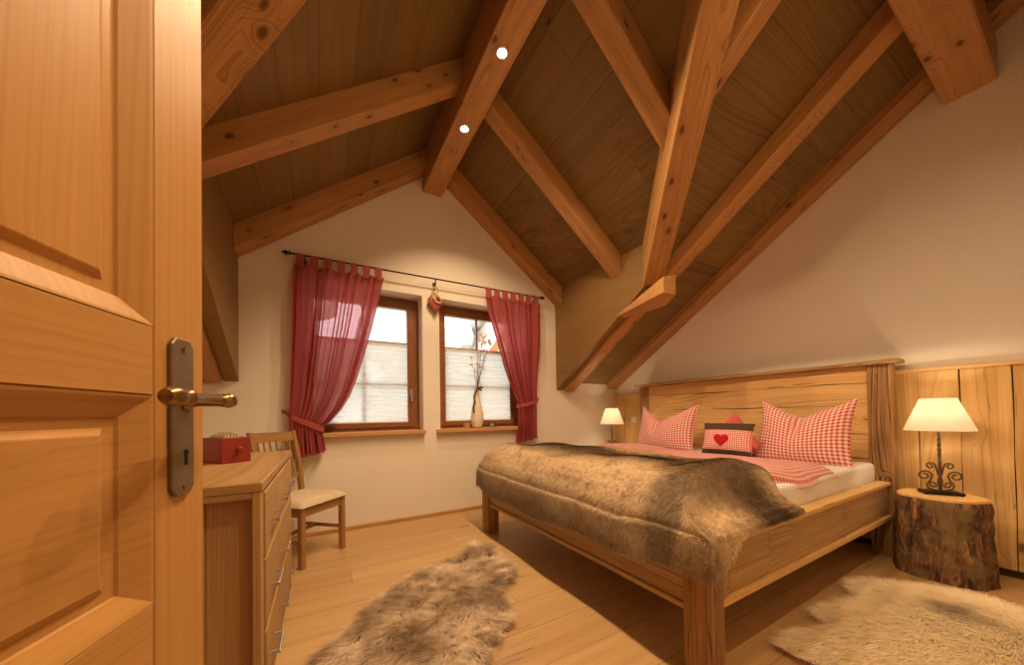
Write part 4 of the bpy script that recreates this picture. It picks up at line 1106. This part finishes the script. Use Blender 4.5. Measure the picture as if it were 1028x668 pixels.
# ------------------------------------------------------------------ fur rugs
def rug(name, outline, centre, mat, label, N, length, width, comb, dome, seed, clump, tuft=1.0):
    O = np.array(outline, float); c = np.array(centre, float)
    # smooth closed outline
    K = len(O); dens = []
    for i in range(K):
        p0, p1, p2, p3 = O[i - 1], O[i], O[(i + 1) % K], O[(i + 2) % K]
        for q in range(5):
            t = q / 5; dens.append(.5 * (2 * p1 + (p2 - p0) * t + (2 * p0 - 5 * p1 + 4 * p2 - p3) * t * t + (3 * p1 - p0 - 3 * p2 + p3) * t ** 3))
    B = np.array(dens); n = len(B)
    rings = [1.0, .93, .8, .6, .35]; hz = [0.004, dome * .6, dome * .9, dome, dome]
    v = []; fc = []
    for s, z in zip(rings, hz):
        for b in B: p = c + (b - c) * s; v.append((p[0], p[1], z))
    v.append((c[0], c[1], dome))
    for k in range(len(rings) - 1):
        for i in range(n):
            j = (i + 1) % n; fc.append((k * n + i, k * n + j, (k + 1) * n + j, (k + 1) * n + i))
    for i in range(n): fc.append(((len(rings) - 1) * n + i, (len(rings) - 1) * n + (i + 1) % n, len(rings) * n))
    # roots: pick fan triangles by area
    r = np.random.default_rng(seed)
    nx = np.roll(B, -1, axis=0); ar = np.abs((B[:, 0] - c[0]) * (nx[:, 1] - c[1]) - (B[:, 1] - c[1]) * (nx[:, 0] - c[0]))
    tri = r.choice(n, N, p=ar / ar.sum()); a = np.sqrt(r.uniform(0, 1, N)); b = r.uniform(0, 1, N)[:, None]
    edge = B[tri] * (1 - b) + nx[tri] * b
    P2 = c + (edge - c) * a[:, None] * .985
    z = np.interp(a, rings[::-1], hz[::-1])
    P = np.column_stack([P2, z])
    out = (edge - c); out /= np.linalg.norm(out, axis=1, keepdims=True) + 1e-9
    D = np.tile(np.array(comb, float), (N, 1)); D[:, :2] += out * (a[:, None] ** 2) * 1.3
    # wavy locks: nearby hairs share a lean
    X, Yy = P2[:, 0], P2[:, 1]
    D[:, 0] += clump * (np.sin(31 * X + 17 * Yy + 3 * np.sin(13 * Yy)) + .7 * np.sin(57 * Yy - 23 * X + 1.0))
    D[:, 1] += clump * (np.cos(29 * Yy - 15 * X + 2 * np.sin(17 * X)) + .7 * np.sin(49 * X + 31 * Yy))
    Nn = np.tile(np.array([0, 0, 1.0]), (N, 1))
    lift = .75 + .35 * np.sin(37 * X + 5 * np.sin(23 * Yy)) * np.sin(33 * Yy + 4 * np.sin(19 * X))
    Nn2 = Nn.copy()
    st = strands(P, D, Nn, 1.0, width, seed + 1, droop=.55, segs=3, jit=.25, curl=.25)
    V = st[0].reshape(N, -1, 3); V = P[:, None, :] + (V - P[:, None, :]) * (np.array([1, 1, 1])[None, None, :]) * (length * (.8 + .35 * (.75 + tuft * (lift - .75))))[:, None, None]
    # keep ribbon width in metres after scaling
    Vw = V.copy(); mid = (V[:, 0::2] + V[:, 1::2]) / 2; sd = V[:, 1::2] - V[:, 0::2]
    sd /= np.linalg.norm(sd, axis=2, keepdims=True) + 1e-9
    wd = width * np.linspace(1, .2, mid.shape[1])[None, :, None]
    Vw[:, 0::2] = mid - sd * wd; Vw[:, 1::2] = mid + sd * wd
    Vw[:, :, 2] = np.maximum(Vw[:, :, 2], 0.003)
    o = fur_object(name, mat, v, fc, [(Vw.reshape(-1, 3), st[1], st[2])], None, .2)
    return tag(o, label, 'rug')
BR = [(1.00, 2.47), (1.08, 2.53), (1.14, 2.47), (1.13, 2.33), (1.09, 2.18), (1.10, 2.02), (1.03, 1.86), (0.94, 1.82), (0.87, 1.68), (0.84, 1.53), (0.73, 1.44), (0.62, 1.36), (0.54, 1.20), (0.42, 1.02), (0.20, 1.02), (0.02, 1.12), (-0.09, 1.28), (-0.11, 1.50), (-0.06, 1.64), (0.10, 1.82), (0.20, 1.97), (0.30, 2.06), (0.46, 2.14), (0.52, 2.22), (0.66, 2.28), (0.82, 2.30), (0.92, 2.38)]
rug('sheepskin_rug', BR, (0.58, 1.78), M['brownfur'], 'shaggy brown sheepskin rug on the floorboards in the middle of the room', 60000, .060, .0018, (-.45, -.75, 0), .020, 21, .75)
CR = [(1.74, .70), (1.86, .735), (2.02, .67), (2.10, .66), (2.20, .735), (2.36, .70), (2.52, .655), (2.60, .70), (2.70, .735), (2.84, .69), (2.92, .58), (3.04, .44), (3.06, .30), (2.94, .18), (2.84, .06), (2.62, -.02), (2.3, -.04), (2.0, .0), (1.82, .12), (1.74, .32), (1.78, .50)]
rug('hide_rug', CR, (2.40, .36), M['creamfur'], 'long haired cream hide rug on the floor beside the bed and stump', 60000, .070, .0016, (-.95, .2, 0), .020, 33, .10, .25)

# ------------------------------------------------------------------ tree stump tables and lamps
def stump(label, cx, cy, seed, group):
    t = thing('stump_table', label, 'stump', (cx, cy, 0), 0.0, group)
    p = [random.Random(seed).uniform(0, 6) for _ in range(6)]
    wob = lambda a, z: 1 + .035 * sin(3 * a + p[0]) + .03 * sin(5 * a + p[1] + z * 2) + .018 * sin(11 * a + p[2]) + .012 * sin(23 * a + p[3] + 3 * z)
    prof = []
    for k in range(31):
        z = .480 * k / 30; prof.append((0.187 + .018 * (1 - z / .48) ** 1.6 + .0035 * sin(z * 40 + seed) * sin(z * 17), z))
    prof.append((0.180, .488))
    MB().lathe(prof, 140, wob=lambda a, z: wob(a, z) + (.012 * sin(31 * a + 4 * sin(9 * z + a)) * sin(13 * z + 3 * a) + .007 * sin(53 * a + 14 * z)) * min(1, (.488 - z) * 12)).build('trunk', M['bark'], t, 60)
    m = MB().lathe([(0.1815, 0.486), (0.1815, 0.497), (0.177, 0.501), (0.001, 0.501)], 96, wob=lambda a, z: wob(a, .488), caps=False)
    m.build('cut_top', M['endgrain'], t)
    return t
stump('bark covered tree stump bedside table with pale cut top, near side of the bed', 3.41, .535, 3, 'stump bedside tables')
stump('tree stump bedside table behind the far side of the bed', 3.38, 3.19, 4, 'stump bedside tables')
def lamp(label, cx, cy, rz_):
    t = thing('table_lamp', label, 'lamp', (cx, cy, .501), rz_, 'iron bedside lamps')
    m = MB().box(-.085, .085, -.05, .05, .006, .020, .003)
    for x in (-.075, .075):
        for y in (-.04, .04): m.lathe([(0.008, 0), (0.008, 0.007)], 10, c=(x, y, 0))
    m.build('base_plate', M['iron'], t)
    m = MB(); n = 40; v = []; fc = []
    for k in range(n + 1):                          # twisted square bar
        z = .02 + .40 * k / n; a = 6 * pi * max(0, (k / n - .5)) ; r = .008
        v += [(r * cos(a + q * pi / 2), r * sin(a + q * pi / 2), z) for q in range(4)]
    for k in range(n):
        for i in range(4):
            j = (i + 1) % 4; fc.append((4 * k + i, 4 * k + j, 4 * k + 4 + j, 4 * k + 4 + i))
    m.add(v, fc); m.build('stem', M['castiron'], t)
    def scroll(cx_, cz_, r0, turns, start, sx, tail):
        pts = []
        for k in range(40):
            q = k / 39; a = start + sx * turns * 2 * pi * q; r = r0 * (1 - .72 * q)
            pts.append((cx_ + r * cos(a), 0, cz_ + r * sin(a)))
        return tail + pts
    for sx in (-1, 1):
        st = pi if sx > 0 else 0
        low_ = scroll(sx * .072, .125, .034, 1.3, -pi / 2, sx, [(sx * .012, 0, .03), (sx * .04, 0, .038), (sx * .058, 0, .06), (sx * .05, 0, .078)][:0])
        s_curve = [(sx * .010, 0, .105), (sx * .022, 0, .092), (sx * .045, 0, .075), (sx * .056, 0, .055), (sx * .050, 0, .035), (sx * .035, 0, .024)]
        MB().tube(scroll(sx * .066, .115, .032, 1.35, pi if sx > 0 else 0, -sx, [(sx * .012, 0, .022), (sx * .05, 0, .035), (sx * .058, 0, .055), (sx * .042, 0, .085)]), .0055, 8).build('scroll', M['castiron'], t)
        MB().tube(scroll(sx * .040, .178, .022, 1.3, pi if sx > 0 else 0, -sx, [(sx * .006, 0, .12), (sx * .012, 0, .15)]), .0045, 8).build('scroll', M['castiron'], t)
        MB().tube(scroll(sx * .030, .062, .020, 1.2, pi if sx > 0 else 0, sx, [(sx * .006, 0, .10), (sx * .009, 0, .08)]), .0045, 8).build('scroll', M['castiron'], t)
    m = MB().lathe([(0.150, .405), (0.076, .610), (0.0745, .610), (0.1485, .405)], 48, caps=False)
    m.build('lamp_shade', M['shade'], t, 60)
    m = MB().lathe([(0.012, .415), (0.016, .42), (0.016, .46), (0.012, .465)], 16); 
    m.build('socket', M['iron'], t)
    MB().lathe([(0.012, .465), (0.022, .480), (0.030, .510), (0.026, .535), (0.012, .550), (0.001, .553)], 20).build('bulb', M['bulb2'], t)
    return t
LR = (3.42, .535); LL = (3.255, 3.15)
lamp('wrought iron bedside lamp with lit cream shade on the near tree stump', *LR, radians(-60))
lamp('lit bedside lamp behind the far corner of the bed, by the wood panelling', *LL, radians(-60))

# ------------------------------------------------------------------ outside, seen through the upper panes
hs = thing('neighbouring_house', 'neighbouring house gable with orange roof edge seen through the right window', 'house', (10.1, 13.0, 1.5))
MB().prism([(-4, -4.5), (4, -4.5), (4, 2.1), (0, 7.4), (-4, 2.1)], 1, 0, 7).build('wall', M['render'], hs)
for s_ in (-1, 1):
    MB().prism([(s_ * 4.8, 1.25), (s_ * 4.8, 1.5), (0, 7.9), (0, 7.65)], 1, -.7, 7.5).build('roof', M['rooftile'], hs)
    MB().prism([(s_ * 4.8, .85), (s_ * 4.8, 1.3), (0, 7.75), (0, 7.3)], 1, -.78, -.70).build('bargeboard', M['bargeboard'], hs)
g0 = MB().box(-20, 25, 4.5, 40, -3.2, -3.0); tag(g0.build('lawn', M['lawn']), 'pale garden lawn outside the windows', 'lawn'); 
def tree(x, y, label, seed):
    rr2 = random.Random(seed)
    t = thing('tree', label, 'tree', (x, y, -3.0), 0); t.scale = (1.5, 1.5, 1.6)
    MB().lathe([(.25, 0), (.2, 1.5), (.12, 4)], 12).build('trunk', M['twig'], t)
    m = MB()
    for k in range(26):
        b = bmesh.new(); bmesh.ops.create_icosphere(b, subdivisions=2, radius=rr2.uniform(.5, 1.0))
        o = Vector((rr2.gauss(0, .9), rr2.gauss(0, .9), rr2.uniform(2.6, 6.5)))
        for v in b.verts: v.co = v.co * rr2.uniform(.85, 1.15) + o
        m.bm(b, 0, None, True)
    m.build('crown', M['leaf'], t)
tree(3.0, 17.0, 'pale tree crown seen through the top of the left window', 2)
tree(8.6, 26.0, 'pale tree crown seen through the top of the right window', 3)

# ------------------------------------------------------------------ light
WARM = (1.0, 0.70, 0.40)
def light(name, kind, loc, energy, col=WARM, size=.05, rot=None, **kw):
    l = bpy.data.lights.new(name, kind); l.energy = energy; l.color = col
    if kind in ('POINT', 'SPOT'): l.shadow_soft_size = size
    for k_, v_ in kw.items(): setattr(l, k_, v_)
    o = bpy.data.objects.new(name, l); COL.objects.link(o); o.location = loc
    if rot: o.rotation_euler = rot
    return o
for (x, y), e_, a_, t_ in zip(SP, SPE, SPA, SPT):      # aimed a little towards the bed
    light('spotlight_beam', 'SPOT', (x, y, 3.385), e_, (1.0, .705, .41), .03, (0, -radians(t_), 0), spot_size=radians(a_), spot_blend=.42)
light('lamp_glow', 'POINT', (LR[0], LR[1], 1.03), 16, (1.0, .78, .52), .03)
light('lamp_glow', 'POINT', (LL[0], LL[1], 1.03), 16, (1.0, .78, .52), .03)
light('hall_fill_light', 'POINT', (0.6, -1.2, 2.25), 5, (1.0, .66, .36), .12)  # added fill light behind the camera, stands for no known lamp

w = bpy.data.worlds.new('sky'); SC.world = w; w.use_nodes = True
bg = w.node_tree.nodes['Background']; bg.inputs[0].default_value = (0.86, 0.93, 1.0, 1); bg.inputs[1].default_value = 5.5

# ------------------------------------------------------------------ camera
yaw, roll, pitch = radians(29.46), radians(-.9), radians(.74)
fwd = Vector((sin(yaw) * cos(pitch), cos(yaw) * cos(pitch), sin(pitch)))
rt = Vector((cos(yaw), -sin(yaw), 0)); up = rt.cross(fwd)
r2 = rt * cos(roll) + up * sin(roll); u2 = up * cos(roll) - rt * sin(roll)
cam = bpy.data.cameras.new('camera'); co = bpy.data.objects.new('camera', cam); COL.objects.link(co)
R = Matrix((r2, u2, -fwd)).transposed().to_4x4(); R.translation = (0, 0, 1.05); co.matrix_world = R
cam.sensor_width = 36; cam.sensor_fit = 'HORIZONTAL'; cam.lens = 338.2 / 1028 * 36
cam.shift_y = (412 - 334) / 1028; cam.clip_start = 0.01
SC.camera = co

vs = SC.view_settings
SC.display_settings.display_device = 'sRGB'
vs.view_transform = 'Standard'; vs.look = 'None'; vs.gamma = 1; vs.use_curve_mapping = False
vs.exposure = 0.0
SC.cycles.use_denoising = True
SC.cycles.max_bounces = 10; SC.cycles.diffuse_bounces = 6; SC.cycles.transparent_max_bounces = 24
